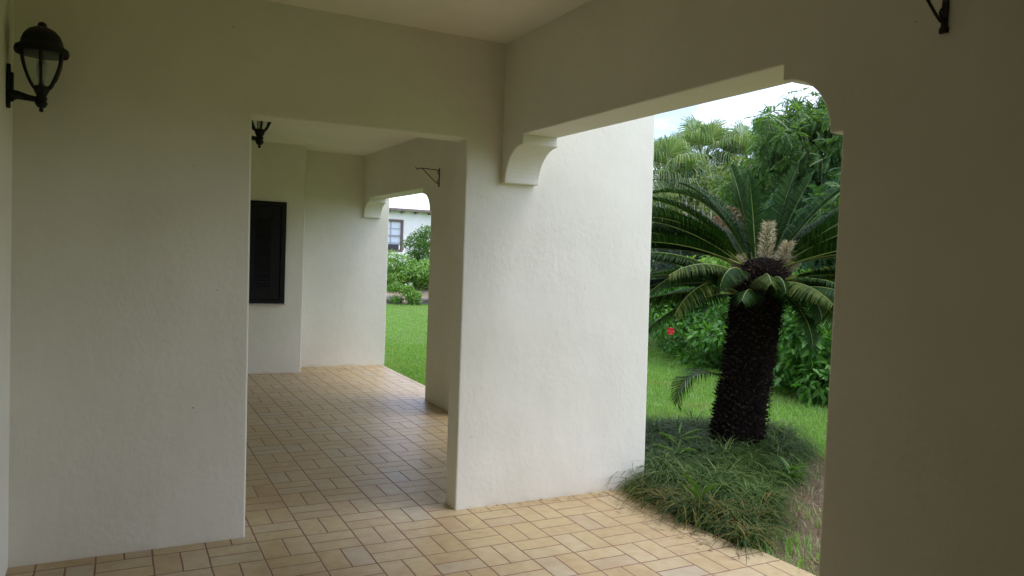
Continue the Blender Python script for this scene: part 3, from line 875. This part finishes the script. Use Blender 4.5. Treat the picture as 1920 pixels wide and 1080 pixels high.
# brown wool between the old leaf bases
n = 700
an = rng.uniform(0, 2 * PI, n); zz_ = rng.uniform(1.30, 1.58, n)
rr = np.interp(zz_, [p_[1] for p_ in prof[1:]], [p_[0] for p_ in prof[1:]]) * rng.uniform(0.92, 1.08, n)
WOOL = leaf_mat('brown_wool', [(0.025, 0.016, 0.011), (0.05, 0.032, 0.022), (0.12, 0.075, 0.05)], 0.95, 0.1, 0.05, (1, 0.9, 0.8))
scatter('wool', np.stack([0.10 * zz_ / 1.4 + rr * np.cos(an), -0.085 * zz_ / 1.4 + rr * np.sin(an), zz_], 1), np.stack([np.cos(an), np.sin(an), rng.uniform(-0.2, 1.6, n)], 1),
        rand_dirs(n), np.stack([rng.uniform(0.03, 0.08, n), rng.uniform(0.08, 0.2, n), np.full(n, 0.04)], 1), NEEDLE, WOOL, cyc)
rt = Vector((math.cos(cam_az(0)), math.sin(cam_az(0)), 0))
for off, z0, h, r, tl in ((0.03, 1.53, 0.35, 0.040, 0.02), (0.13, 1.51, 0.22, 0.034, 0.08), (-0.15, 1.50, 0.10, 0.04, -0.05), (0.20, 1.49, 0.12, 0.04, 0.06)):
    wool(AP[0] + rt.x * off, AP[1] + rt.y * off, z0, h, r, (rt.x * tl, rt.y * tl))

# small weeds in the bed
def small_plant(name, label, cat, loc, n, l, w, mat, up=0.9, tmpl=LEAF):
    az = rng.uniform(0, 2 * PI, n)
    d = np.stack([np.cos(az), np.sin(az), rng.uniform(0.3, 1.0, n) * up], 1)
    pos = np.zeros((n, 3)); pos[:, 2] = rng.uniform(0, l * 0.8, n)
    sz = np.stack([rng.uniform(0.7, 1.1, n) * l, np.full(n, w), np.full(n, l * 0.8)], 1)
    o = scatter(name, pos, d, np.tile([0, 0, 1.0], (n, 1)), sz, tmpl, mat)
    o.location = loc
    return tag(o, label, cat)
WEED = leaf_mat('weed_leaves', [(0.07, 0.14, 0.03), (0.10, 0.19, 0.04)], 0.45, 0.3, 0.4)
small_plant('weed', 'leafy bright green weed in the mondo grass, nearest the near pier', 'weed', (3.18, -0.78, 0.02), 26, 0.14, 0.05, WEED)
small_plant('cycad_seedling', 'pale green young leaf fan rising from the mondo grass', 'seedling', (2.62, -0.28, 0.14), 9, 0.20, 0.035, WEED, 0.6)
small_plant('weed', 'thin yellow green grass weed at the tiled edge of the bed', 'weed', (2.16, -1.05, 0.0), 16, 0.20, 0.016, WEED, 1.6)

# ------------------------------------------------------------------ shrubs and trees
def blob_points(blobs, n, shell=0.55):
    """points in a union of ellipsoids (cx,cy,cz,rx,ry,rz), biased to the outside; returns points and outward dirs"""
    vol = np.array([b[3] * b[4] * b[5] for b in blobs]) ** 0.75
    idx = rng.choice(len(blobs), n, p=vol / vol.sum())
    B = np.array(blobs)[idx]
    d = rand_dirs(n)
    r = rng.uniform(shell ** 3, 1, n) ** (1 / 3) * rng.uniform(0.85, 1.08, n)
    return B[:, :3] + d * B[:, 3:6] * r[:, None], d

def sub_blobs(blobs, k, frac=0.42, jit=0.95):
    """break each ellipsoid into k smaller clumps so that the outline is uneven"""
    out = []
    for b in blobs:
        for _ in range(k):
            d = rand_dirs(1)[0] * rng.uniform(0.35, 1.0) ** 0.6 * jit
            f = frac * rng.uniform(0.6, 1.25)
            out.append((b[0] + d[0] * b[3], b[1] + d[1] * b[4], b[2] + d[2] * b[5], b[3] * f, b[4] * f, b[5] * f))
    return out

def foliage(blobs, n, size, tmpl, mat, parent, name='foliage', droop=0.4, wide=1.0, shell=0.5, updir=0.7):
    P, d = blob_points(blobs, n, shell)
    r = rand_dirs(n)
    dirs = d * 0.7 + r * 0.8; dirs[:, 2] -= droop
    ups = d * 0.5 + rand_dirs(n) * 0.6; ups[:, 2] += updir
    s = size * rng.uniform(0.65, 1.25, n)
    return scatter(name, P, dirs, ups, np.stack([s, s * wide, s], 1), tmpl, mat, parent)

def limbs(base, blobs, r0, mat, parent, name='trunk', fork=0.4, jitter=0.12):
    """tapered trunk with a limb into each clump"""
    mb = MB()
    base = Vector(base)
    cen = Vector(np.mean([b[:3] for b in blobs], axis=0))
    fk = base.lerp(Vector((cen.x, cen.y, cen.z)), fork)
    mb.tube([base, base.lerp(fk, 0.5) + Vector((random.uniform(-1, 1), random.uniform(-1, 1), 0)) * jitter * 0.5, fk], [r0, r0 * 0.85, r0 * 0.75], 9)
    for b in blobs:
        e = Vector(b[:3])
        mid = fk.lerp(e, 0.5) + Vector((random.uniform(-1, 1), random.uniform(-1, 1), random.uniform(0, 1))) * jitter
        mb.tube([fk, mid, e], [r0 * 0.6, r0 * 0.34, r0 * 0.1], 6)
        for _ in range(3):
            d = rand_dirs(1)[0]
            q = mid.lerp(e, random.uniform(0.2, 0.8))
            mb.tube([q, q + Vector((d[0] * b[3], d[1] * b[4], abs(d[2]) * b[5])) * 0.9], [r0 * 0.16, r0 * 0.04], 5)
    return mb.obj(name, mat, parent, smooth=True)

HIB = leaf_mat('hibiscus_leaves', [(0.045, 0.13, 0.022), (0.075, 0.20, 0.035), (0.11, 0.27, 0.05), (0.17, 0.34, 0.07)], 0.4, 0.35, 0.3)
LIME = leaf_mat('lime_leaves', [(0.12, 0.26, 0.03), (0.20, 0.36, 0.05), (0.28, 0.44, 0.07)], 0.4, 0.4, 0.4)
LACE = leaf_mat('lacy_leaves', [(0.048, 0.110, 0.036), (0.072, 0.150, 0.046), (0.105, 0.200, 0.058), (0.18, 0.28, 0.09)], 0.42, 0.38, 0.4)
DARK = leaf_mat('dark_leaves', [(0.034, 0.090, 0.034), (0.058, 0.135, 0.048), (0.095, 0.195, 0.066)], 0.45, 0.3, 0.4)
YELG = leaf_mat('yellow_green_leaves', [(0.06, 0.12, 0.03), (0.10, 0.17, 0.04), (0.17, 0.22, 0.06), (0.24, 0.24, 0.09)], 0.45, 0.35, 0.4)
PALM = leaf_mat('fan_palm_leaves', [(0.09, 0.16, 0.055), (0.13, 0.21, 0.075), (0.20, 0.28, 0.11), (0.30, 0.34, 0.17)], 0.4, 0.25, 0.5)
CEDAR = leaf_mat('fine_dark_needles', [(0.010, 0.028, 0.016), (0.018, 0.042, 0.022), (0.028, 0.058, 0.028)], 0.6, 0.15, 0.3)
CROT = leaf_mat('croton_leaves', [(0.16, 0.06, 0.03), (0.26, 0.10, 0.05), (0.12, 0.10, 0.03), (0.30, 0.16, 0.08)], 0.45, 0.25, 0.4, (1.3, 1.0, 0.6))
RED = simple_mat('red_petals', (0.62, 0.012, 0.03), 0.45, 0, 0.15, 20)
YEL = simple_mat('yellow_anthers', (0.7, 0.5, 0.08), 0.6)

def shrub(name, label, cat, loc, blobs, n, size, mat, tmpl=LEAF, k=9, group=None, droop=0.5, wide=1.0, stem=0.018, nst=5, barkm=None, yellow=0):
    """blobs relative to loc"""
    r = thing(name, label, cat, loc, group)
    sb = sub_blobs(blobs, k)
    foliage(sb, n, size, tmpl, mat, r, droop=droop, wide=wide)
    mb = MB()
    used = [sb[k_] for k_ in rng.permutation(len(sb))[:nst]]
    for b in used:
        x, y = rng.normal(0, stem * 0.6, 2)
        mb.tube([(x, y, 0), (x * 1.5 + b[0] * 0.4, y * 1.5 + b[1] * 0.4, b[2] * 0.5), (b[0], b[1], b[2] + 0.05)], [stem, stem * 0.7, stem * 0.35], 6)
    for i in range(nst * 3):
        b = used[i % len(used)]
        d = rand_dirs(1)[0]
        mb.tube([(b[0], b[1], b[2]), (b[0] + d[0] * b[3], b[1] + d[1] * b[4], b[2] + d[2] * b[5])], [stem * 0.4, stem * 0.15], 5)
    mb.obj('stems', barkm or BARK, r, smooth=True)
    return r

Z = -0.04
h1 = shrub('hibiscus_bush', 'glossy green hibiscus bush with one red flower, left of the cycad trunk', 'bush', (6.9, 4.3, Z), [(0, 0, 0.72, 0.55, 0.95, 0.72), (0.1, 0.8, 0.75, 0.55, 0.7, 0.7), (-0.15, 0, 0.4, 0.5, 0.9, 0.42)], 5600, 0.095, HIB, nst=8)
h2 = shrub('hibiscus_bush', 'glossy green hibiscus bush hidden mostly behind the cycad trunk', 'bush', (6.95, 2.95, Z), [(0, 0, 0.75, 0.55, 0.85, 0.75)], 3200, 0.10, HIB, nst=8)
h3 = shrub('hibiscus_bush', 'large leaved green bush between the cycad trunk and the near pier', 'bush', (6.6, 1.75, Z), [(0, 0, 0.72, 0.6, 0.8, 0.8), (-0.1, -0.35, 0.55, 0.55, 0.6, 0.6), (-0.15, 0.3, 0.5, 0.5, 0.6, 0.5)], 5200, 0.125, HIB, nst=10)
h4 = shrub('hibiscus_bush', 'green hibiscus bush at the far right end of the hedge', 'bush', (6.7, 0.2, Z), [(0, 0, 0.75, 0.6, 0.9, 0.78)], 3200, 0.11, HIB, nst=8)
h5 = shrub('hibiscus_bush', 'green hibiscus bush at the far left end of the hedge', 'bush', (7.0, 6.3, Z), [(0, 0, 0.72, 0.55, 1.0, 0.75)], 2600, 0.10, HIB, nst=8)
shrub('lime_shrub', 'bright lime green shrub showing over the hibiscus hedge', 'shrub', (7.55, 4.9, Z), [(-0.1, 0, 1.42, 0.38, 0.6, 0.26), (0, 0.1, 0.8, 0.3, 0.4, 0.6)], 1500, 0.085, LIME, nst=4)

# the hibiscus flower: five petals and a long stamen column
fl_ = MB()
fd = Vector((-0.80, -0.58, 0.12)).normalized()
fc = Vector((6.20 - 6.9, 4.24 - 4.3, 0.547))
fa = fd.cross(Vector((0, 0, 1))).normalized(); fb = fa.cross(fd)
for k in range(5):
    an = 2 * PI * k / 5 + 0.3
    e = fa * math.cos(an) + fb * math.sin(an); s_ = fa * -math.sin(an) + fb * math.cos(an)
    fl_.add([fc, fc + e * 0.026 + s_ * 0.022 + fd * 0.020, fc + e * 0.046 + s_ * 0.028 + fd * 0.016, fc + e * 0.055 + fd * 0.004, fc + e * 0.046 - s_ * 0.028 + fd * 0.010, fc + e * 0.026 - s_ * 0.020 + fd * 0.014],
            [(0, 1, 2, 3), (0, 3, 4, 5)], 0)
fl_.tube([fc, fc + fd * 0.03, fc + fd * 0.06], [0.004, 0.003, 0.005], 6, 1)
fl_.obj('flower', [RED, YEL], h1, fix=False)['label'] = 'red hibiscus flower'

# dark fine-leaved conifer hedge behind the left of the cycad
def conifer(label, loc, blobs, n):
    r = thing('cedar_tree', label, 'tree', loc)
    sb = sub_blobs(blobs, 22, 0.32)
    P, d = blob_points(sb, n, 0.3)
    dirs = d * 0.6 + rand_dirs(n) * 0.6; dirs[:, 2] += 0.2
    scatter('crown', P, dirs, rand_dirs(n), np.stack([rng.uniform(0.08, 0.18, n), rng.uniform(0.18, 0.35, n), np.full(n, 0.1)], 1), NEEDLE, CEDAR, r)
    limbs((0, 0, 0), blobs, 0.08, BARK, r)
    return r
conifer('dark fine leaved cedar behind the hibiscus hedge on the left', (8.3, 6.9, Z), [(0, 0, 1.2, 0.8, 1.3, 1.2), (-0.3, -1.1, 1.0, 0.7, 0.9, 0.95)], 14000)

SPRAY = spray_template(7, 0.45)
def lacy_tree(name, label, loc, blobs, n, size, mat, r0=0.11, k=14, frac=0.36, group=None):
    r = thing(name, label, 'tree', loc, group)
    sb = sub_blobs(blobs, k, frac)
    foliage(sb, n, size, SPRAY, mat, r, 'crown', droop=0.55, shell=0.35, updir=1.3)
    limbs((0, 0, 0), sb[::3] if len(sb) > 24 else blobs, r0, BARK, r)
    return r
lacy_tree('feathery_tree', 'tall feathery leaved tree with open crown against the sky, above the cycad', (9.6, 4.6, Z),
          [(-0.6, 0.1, 3.55, 1.0, 1.0, 0.75), (0.3, -0.8, 3.6, 1.1, 1.1, 0.8), (-0.2, -0.2, 4.05, 0.8, 0.8, 0.5), (0.2, 0.9, 3.1, 0.9, 0.8, 0.55), (0.0, -1.6, 3.2, 1.1, 1.0, 0.9), (-0.8, -0.5, 3.3, 0.8, 0.9, 0.8), (-0.4, -1.0, 3.9, 0.8, 0.8, 0.5), (-0.7, 0.7, 2.9, 0.7, 0.7, 0.5)], 8000, 0.17, LACE, 0.10, k=30, frac=0.21)
lacy_tree('shade_tree', 'dense dark green tree between the cycad crown and the near pier', (9.0, 3.2, Z),
          [(-0.5, 0.4, 2.3, 0.9, 1.0, 0.8), (-0.3, -0.7, 2.2, 0.9, 1.0, 0.9), (0.3, 0.0, 2.8, 1.0, 1.2, 0.7), (-0.4, 1.3, 2.1, 0.7, 0.7, 0.6), (-0.2, -0.2, 1.4, 0.9, 1.3, 0.7), (-0.2, -1.2, 3.1, 0.9, 0.9, 0.7)], 8500, 0.18, DARK, 0.10)
lacy_tree('feathery_tree', 'lighter green feathery tree peeping out beside the near pier', (8.5, 1.9, Z),
          [(-0.4, 0.4, 2.2, 0.7, 0.7, 0.6), (0, -0.6, 2.0, 0.9, 0.9, 0.9), (0, 0, 1.3, 0.8, 0.9, 0.6), (0.1, 0.0, 2.9, 0.9, 0.9, 0.7)], 5000, 0.18, LACE, 0.07)
# yellow-green broadleaf tree in the middle distance
r = thing('broadleaf_tree', 'yellow green broadleaf tree left of the feathery tree', 'tree', (10.2, 7.6, Z))
bl = [(-0.4, 0.0, 2.9, 1.1, 1.1, 0.75), (0.3, 0.9, 2.6, 1.0, 1.0, 0.8), (0.2, -1.0, 2.5, 1.1, 1.0, 0.9), (-0.3, 0.5, 1.9, 1.0, 1.3, 0.7)]
foliage(sub_blobs(bl, 14, 0.36), 9000, 0.11, LEAF_S, YELG, r, 'crown', wide=1.2)
limbs((0, 0, 0), bl, 0.10, BARK, r)
# croton / brown leaved shrub and the bare pale twigs beside it
shrub('croton_shrub', 'reddish brown leaved shrub behind the left fronds', 'shrub', (8.0, 5.05, Z), [(-0.15, -0.05, 2.15, 0.42, 0.5, 0.42), (0, 0, 1.6, 0.35, 0.4, 0.4)], 1800, 0.075, CROT, LEAF_S, nst=6)
tw = MB()
for i in range(34):
    x, y = rng.normal(0, 0.22, 2)
    top = Vector((x * 1.5 + rng.normal(0, 0.22), y * 1.5 + rng.normal(0, 0.22), rng.uniform(1.7, 2.75)))
    b0 = Vector((x * 0.4, y * 0.4, 0.0)); md = b0.lerp(top, 0.55) + Vector((rng.normal(0, 0.05), rng.normal(0, 0.05), 0))
    tw.tube([b0, md, top], [0.012, 0.008, 0.003], 5)
    for _ in range(2):
        q = md.lerp(top, rng.uniform(0, 0.7))
        tw.tube([q, q + Vector((rng.normal(0, 0.12), rng.normal(0, 0.12), rng.uniform(0.15, 0.4)))], [0.005, 0.002], 4)
o = tw.obj('dead_shrub', TWIG, smooth=True); o.location = (8.55, 6.3, Z)
tag(o, 'bare pale grey twiggy shrub behind the arching cycad frond', 'shrub')

# fan palms
def fan_leaf(mb, base, az, el, plen, R):
    h = Vector((math.cos(az), math.sin(az), 0))
    d = h * math.cos(el) + Vector((0, 0, math.sin(el)))
    e = Vector(base) + d * plen
    mb.tube([base, Vector(base).lerp(e, 0.5) + Vector((0, 0, 0.05)), e], [0.016, 0.012, 0.009], 5, 1)
    side = h.cross(Vector((0, 0, 1))); nrm = side.cross(d)
    nseg = 40
    for k in range(nseg):
        a = (k / (nseg - 1) - 0.5) * D(230)
        t = d * math.cos(a) + side * math.sin(a)
        l = R * (0.75 + 0.25 * math.cos(a * 0.8)) * random.uniform(0.9, 1.05)
        w = nrm.cross(t) * 0.012 * R / 0.6
        m1 = e + t * l * 0.45 + nrm * 0.03
        m2 = e + t * l * 0.72 + Vector((0, 0, random.uniform(-0.2, -0.08) * l))
        tp = e + t * l * 0.86 + Vector((0, 0, random.uniform(-0.75, -0.4) * l))
        mb.add([e, m1 - w, m1 + w, m2 - w * 0.6, m2 + w * 0.6, tp], [(0, 1, 2), (1, 3, 4, 2), (3, 5, 4)], 0)
def fan_palm(label, loc, H, R, n):
    r = thing('fan_palm', label, 'palm', loc, 'fan palms at the back of the garden')
    mb = MB()
    for i in range(n):
        az = i * 2.39996 + random.uniform(-0.2, 0.2)
        el = D(78) - (i / n) * D(118)
        fan_leaf(mb, (0, 0, H), az, el, random.uniform(0.45, 0.7) * R / 0.65, R * random.uniform(0.85, 1.1))
    mb.obj('crown', [PALM, RACH], r, fix=False)
    t = MB()
    t.tube([(0, 0, 0), (0.03, 0.02, H * 0.5), (0, 0, H)], [0.12, 0.09, 0.10], 10)
    t.obj('trunk', BARK, r, smooth=True)
fan_palm('pale fan palm with drooping leaf tips, nearest the bright wall edge', (9.9, 9.3, Z), 3.35, 0.75, 34)
fan_palm('middle fan palm standing against the sky left of the feathery tree', (11.6, 9.9, Z), 3.85, 0.78, 34)
fan_palm('fan palm half hidden behind the feathery tree', (12.2, 9.0, Z), 3.75, 0.75, 34)
fan_palm('low fan palm under the tallest one, behind the pale twigs', (10.6, 9.0, Z), 2.75, 0.75, 30)

# trees that close the view farther back
def backdrop_tree(label, loc, H, n, mat):
    r = thing('evergreen_tree', label, 'tree', loc, 'dense evergreens closing the garden')
    bl = [(0, 0, H * 0.62, H * 0.42, H * 0.42, H * 0.36), (0.3 * H, 0.2, H * 0.4, H * 0.34, H * 0.34, H * 0.3), (-0.3 * H, -0.2, H * 0.42, H * 0.34, H * 0.34, H * 0.32), (0, 0.1, H * 0.25, H * 0.42, H * 0.42, H * 0.26)]
    foliage(sub_blobs(bl, 14, 0.36), n, 0.17, LEAF_S, mat, r, 'crown', wide=1.3)
    limbs((0, 0, 0), bl, 0.12, BARK, r)
for lab, loc, H, mt in (('dark evergreen far behind the fan palms, at the left', (12.2, 12.6, Z), 3.3, DARK),
                        ('dark evergreen behind the yellow green broadleaf tree', (13.2, 9.2, Z), 3.4, DARK),
                        ('green evergreen behind the feathery tree trunk', (12.6, 6.4, Z), 3.3, LACE),
                        ('dark evergreen far behind the dense shade tree', (12.0, 3.6, Z), 3.6, DARK),
                        ('green evergreen at the right end of the tree belt', (10.8, 0.8, Z), 3.6, LACE),
                        ('green evergreen at the left end of the tree belt', (10.5, 14.6, Z), 2.6, LACE)):
    backdrop_tree(lab, loc, H, 5200, mt)

# ------------------------------------------------------------------ far side: planting, wall and the neighbouring house
FARH = leaf_mat('far_hedge_leaves', [(0.08, 0.18, 0.03), (0.13, 0.27, 0.045), (0.19, 0.35, 0.06), (0.28, 0.42, 0.09)], 0.4, 0.35, 0.4)
for i, (lab, loc, s) in enumerate((('rounded bright green bush under the house window, beside the bright wall edge', (6.75, 18.5, Z), 1.0),
                                   ('bright green bush with pale bare stems, right of the house window', (8.2, 18.4, Z), 1.0),
                                   ('bright green bush at the left end of the far hedge', (5.2, 18.7, Z), 1.05),
                                   ('bright green bush at the right end of the far hedge', (9.8, 18.2, Z), 1.1))):
    r = shrub('garden_bush', lab, 'bush', loc, [(0, 0, 0.98, 1.0, 0.6, 0.5), (0.3, 0.1, 0.75, 0.95, 0.6, 0.5), (-0.4, 0, 0.8, 0.7, 0.5, 0.5)], 6000, 0.095, FARH, group='far hedge bushes', nst=9, stem=0.016, barkm=TWIG)
ROCK = ground_mat('grey_limestone', (0.10, 0.09, 0.085), (0.18, 0.165, 0.155), (0.26, 0.24, 0.225), 6, 40)
def boulder(label, loc, s):
    bm = bmesh.new()
    bmesh.ops.create_icosphere(bm, subdivisions=3, radius=1)
    ph = [random.uniform(0, 6) for _ in range(6)]
    for v in bm.verts:
        c = v.co
        k = 1 + 0.16 * math.sin(3.1 * c.x + ph[0]) * math.cos(2.7 * c.y + ph[1]) + 0.12 * math.sin(5 * c.z + ph[2]) + 0.07 * math.sin(9 * c.x + ph[3]) * math.sin(8 * c.y + ph[4])
        v.co = Vector((c.x * s[0], c.y * s[1], max(c.z, -0.5) * s[2])) * k
    me = bpy.data.meshes.new('boulder'); bm.to_mesh(me); bm.free()
    me.materials.append(ROCK)
    o = link(bpy.data.objects.new('boulder', me)); o.location = loc
    return tag(o, label, 'rock', 'border rocks')
boulder('broad flat grey rock edging the far lawn', (7.15, 17.0, 0.04), (0.42, 0.22, 0.13))
boulder('small grey rock at the right of the far lawn border', (8.0, 16.6, 0.06), (0.4, 0.28, 0.2))
boulder('small grey rock at the left of the far lawn border', (6.3, 17.2, 0.05), (0.35, 0.25, 0.17))
BANKM = ground_mat('dry_bank', (0.22, 0.17, 0.11), (0.34, 0.27, 0.18), (0.42, 0.35, 0.25), 3, 40)
bk = MB()
nx, ny = 24, 8
vv = []
for i in range(nx + 1):
    for j in range(ny + 1):
        x = 3.0 + 9.0 * i / nx; y = 16.9 + 3.0 * j / ny
        z = Z + 0.005 + 0.42 * (1 - math.cos(PI * min(1, j / 5))) / 2 + 0.03 * math.sin(x * 3 + j)
        if j == 0: z = Z - 0.02
        vv.append((x, y, z))
bk.add(vv, [(i * (ny + 1) + j, (i + 1) * (ny + 1) + j, (i + 1) * (ny + 1) + j + 1, i * (ny + 1) + j + 1) for i in range(nx) for j in range(ny)])
tag(bk.obj('bank', BANKM, smooth=True, fix=False), 'low dry brown bank below the hedge', None, kind='structure')
for lab, loc in (('low trailing green plant on the dry bank, next to the bright wall edge', (6.50, 16.75, -0.02)), ('low trailing green plant beside the broad flat rock', (7.72, 16.65, -0.02)), ('low trailing green plant at the right end of the bank', (8.7, 17.2, 0.02))):
    shrub('trailing_plant', lab, 'plant', loc, [(0, 0, 0.34, 0.5, 0.28, 0.26), (0.3, -0.1, 0.22, 0.3, 0.2, 0.18)], 1500, 0.075, FARH, group='plants trailing down the far bank', k=7, nst=4, stem=0.008)
CYP = leaf_mat('juniper_sprays', [(0.05, 0.12, 0.03), (0.09, 0.18, 0.04), (0.13, 0.23, 0.05)], 0.5, 0.3, 0.3)
shrub('juniper', 'upright bright green juniper against the white house wall', 'shrub', (8.05, 20.0, Z), [(0.25, 0, 1.55, 0.55, 0.5, 0.5), (0.45, 0.1, 2.05, 0.42, 0.4, 0.42), (-0.25, 0, 1.85, 0.22, 0.25, 0.4), (0.3, 0, 1.0, 0.5, 0.5, 0.6)], 4500, 0.09, CYP, LEAF_S, k=12, droop=-0.5, nst=6)

hs = thing('neighbouring_house', 'white house with brown framed window beyond the far hedge', 'house', (9.5, 26, Z))
HW = stucco_mat('white_house_render', (0.82, 0.81, 0.78), 0.2)
WOODB = simple_mat('brown_window_paint', (0.13, 0.085, 0.065), 0.55, 0, 0.2, 20)
EAVE = simple_mat('brown_eave_boards', (0.19, 0.15, 0.12), 0.7, 0, 0.3, 12)
gm2, gt2, gb2 = mat_base('window_pane')
gb2.inputs['Base Color'].default_value = (0.60, 0.66, 0.74, 1); gb2.inputs['Roughness'].default_value = 0.12; gb2.inputs['Specular IOR Level'].default_value = 0.8
MUNT = simple_mat('grey_sash', (0.30, 0.31, 0.33), 0.5)
W_ = (-1.32, 0.14, 1.53, 2.88)     # window in house coordinates (x0,x1,z0,z1)
m = MB()
m.box(-9, 7, 0, 7, 0, W_[2]); m.box(-9, 7, 0, 7, W_[3], 3.24)
m.box(-9, W_[0], 0, 7, W_[2], W_[3]); m.box(W_[1], 7, 0, 7, W_[2], W_[3])
m.obj('wall', HW, hs)
m = MB()
m.prism([(-0.32, 3.26), (-0.32, 3.34), (3.5, 5.2), (7.3, 3.34), (7.3, 3.26)], 'x', -9.3, 7.3)
m.obj('roof', WROOF, hs)
for i in range(27):
    x = -9 + i * 0.6
    m = MB(); m.box(x, x + 0.09, -0.30, 0.05, 3.15, 3.258); m.obj('rafter_end', EAVE, hs)
m = MB(); m.box(-9.25, 7.25, -0.345, -0.325, 3.23, 3.33)
m.obj('eave_board', EAVE, hs)
m = MB()
x0, x1, z0, z1 = W_
for a, b_, c, d in ((x0, x0 + 0.09, z0, z1), (x1 - 0.09, x1, z0, z1), (x0 + 0.09, x1 - 0.09, z1 - 0.09, z1), (x0 + 0.09, x1 - 0.09, z0, z0 + 0.09)):
    m.box(a, b_, -0.03, 0.10, c, d)
wn2 = m.obj('window', WOODB, hs)
m = MB(); m.box(x0 + 0.09, x1 - 0.09, 0.06, 0.07, z0 + 0.09, z1 - 0.09); m.obj('pane', gm2, wn2)
m = MB()
zc = (z0 + z1) / 2
m.box(x0 + 0.09, x1 - 0.09, 0.02, 0.055, zc - 0.035, zc + 0.035)
for fr in (1 / 3, 2 / 3):
    x = x0 + 0.09 + (x1 - x0 - 0.18) * fr
    m.box(x - 0.012, x + 0.012, 0.034, 0.056, z0 + 0.09, zc - 0.036); m.box(x - 0.012, x + 0.012, 0.034, 0.056, zc + 0.036, z1 - 0.09)
for z in ((z0 + 0.09 + zc) / 2, (z1 - 0.09 + zc) / 2):
    m.box(x0 + 0.09, x1 - 0.09, 0.036, 0.054, z - 0.012, z + 0.012)
m.obj('sash', MUNT, wn2)
m = MB(); m.box(x0 - 0.08, x1 + 0.08, -0.09, 0.02, z0 - 0.09, z0 - 0.002); m.obj('sill', HW, wn2)
m = MB(); m.box(x1 - 0.85, x1 - 0.10, 0.0, 0.05, z0 + 0.092, z0 + 0.32); m.box(x1 - 0.80, x1 - 0.66, -0.006, -0.001, z0 + 0.11, z0 + 0.31, 1); m.box(x1 - 0.17, x1 - 0.12, -0.006, -0.001, z0 + 0.11, z0 + 0.30, 1)
m.obj('window_unit', [simple_mat('dark_grille', (0.03, 0.03, 0.035), 0.5), WROOF], wn2)
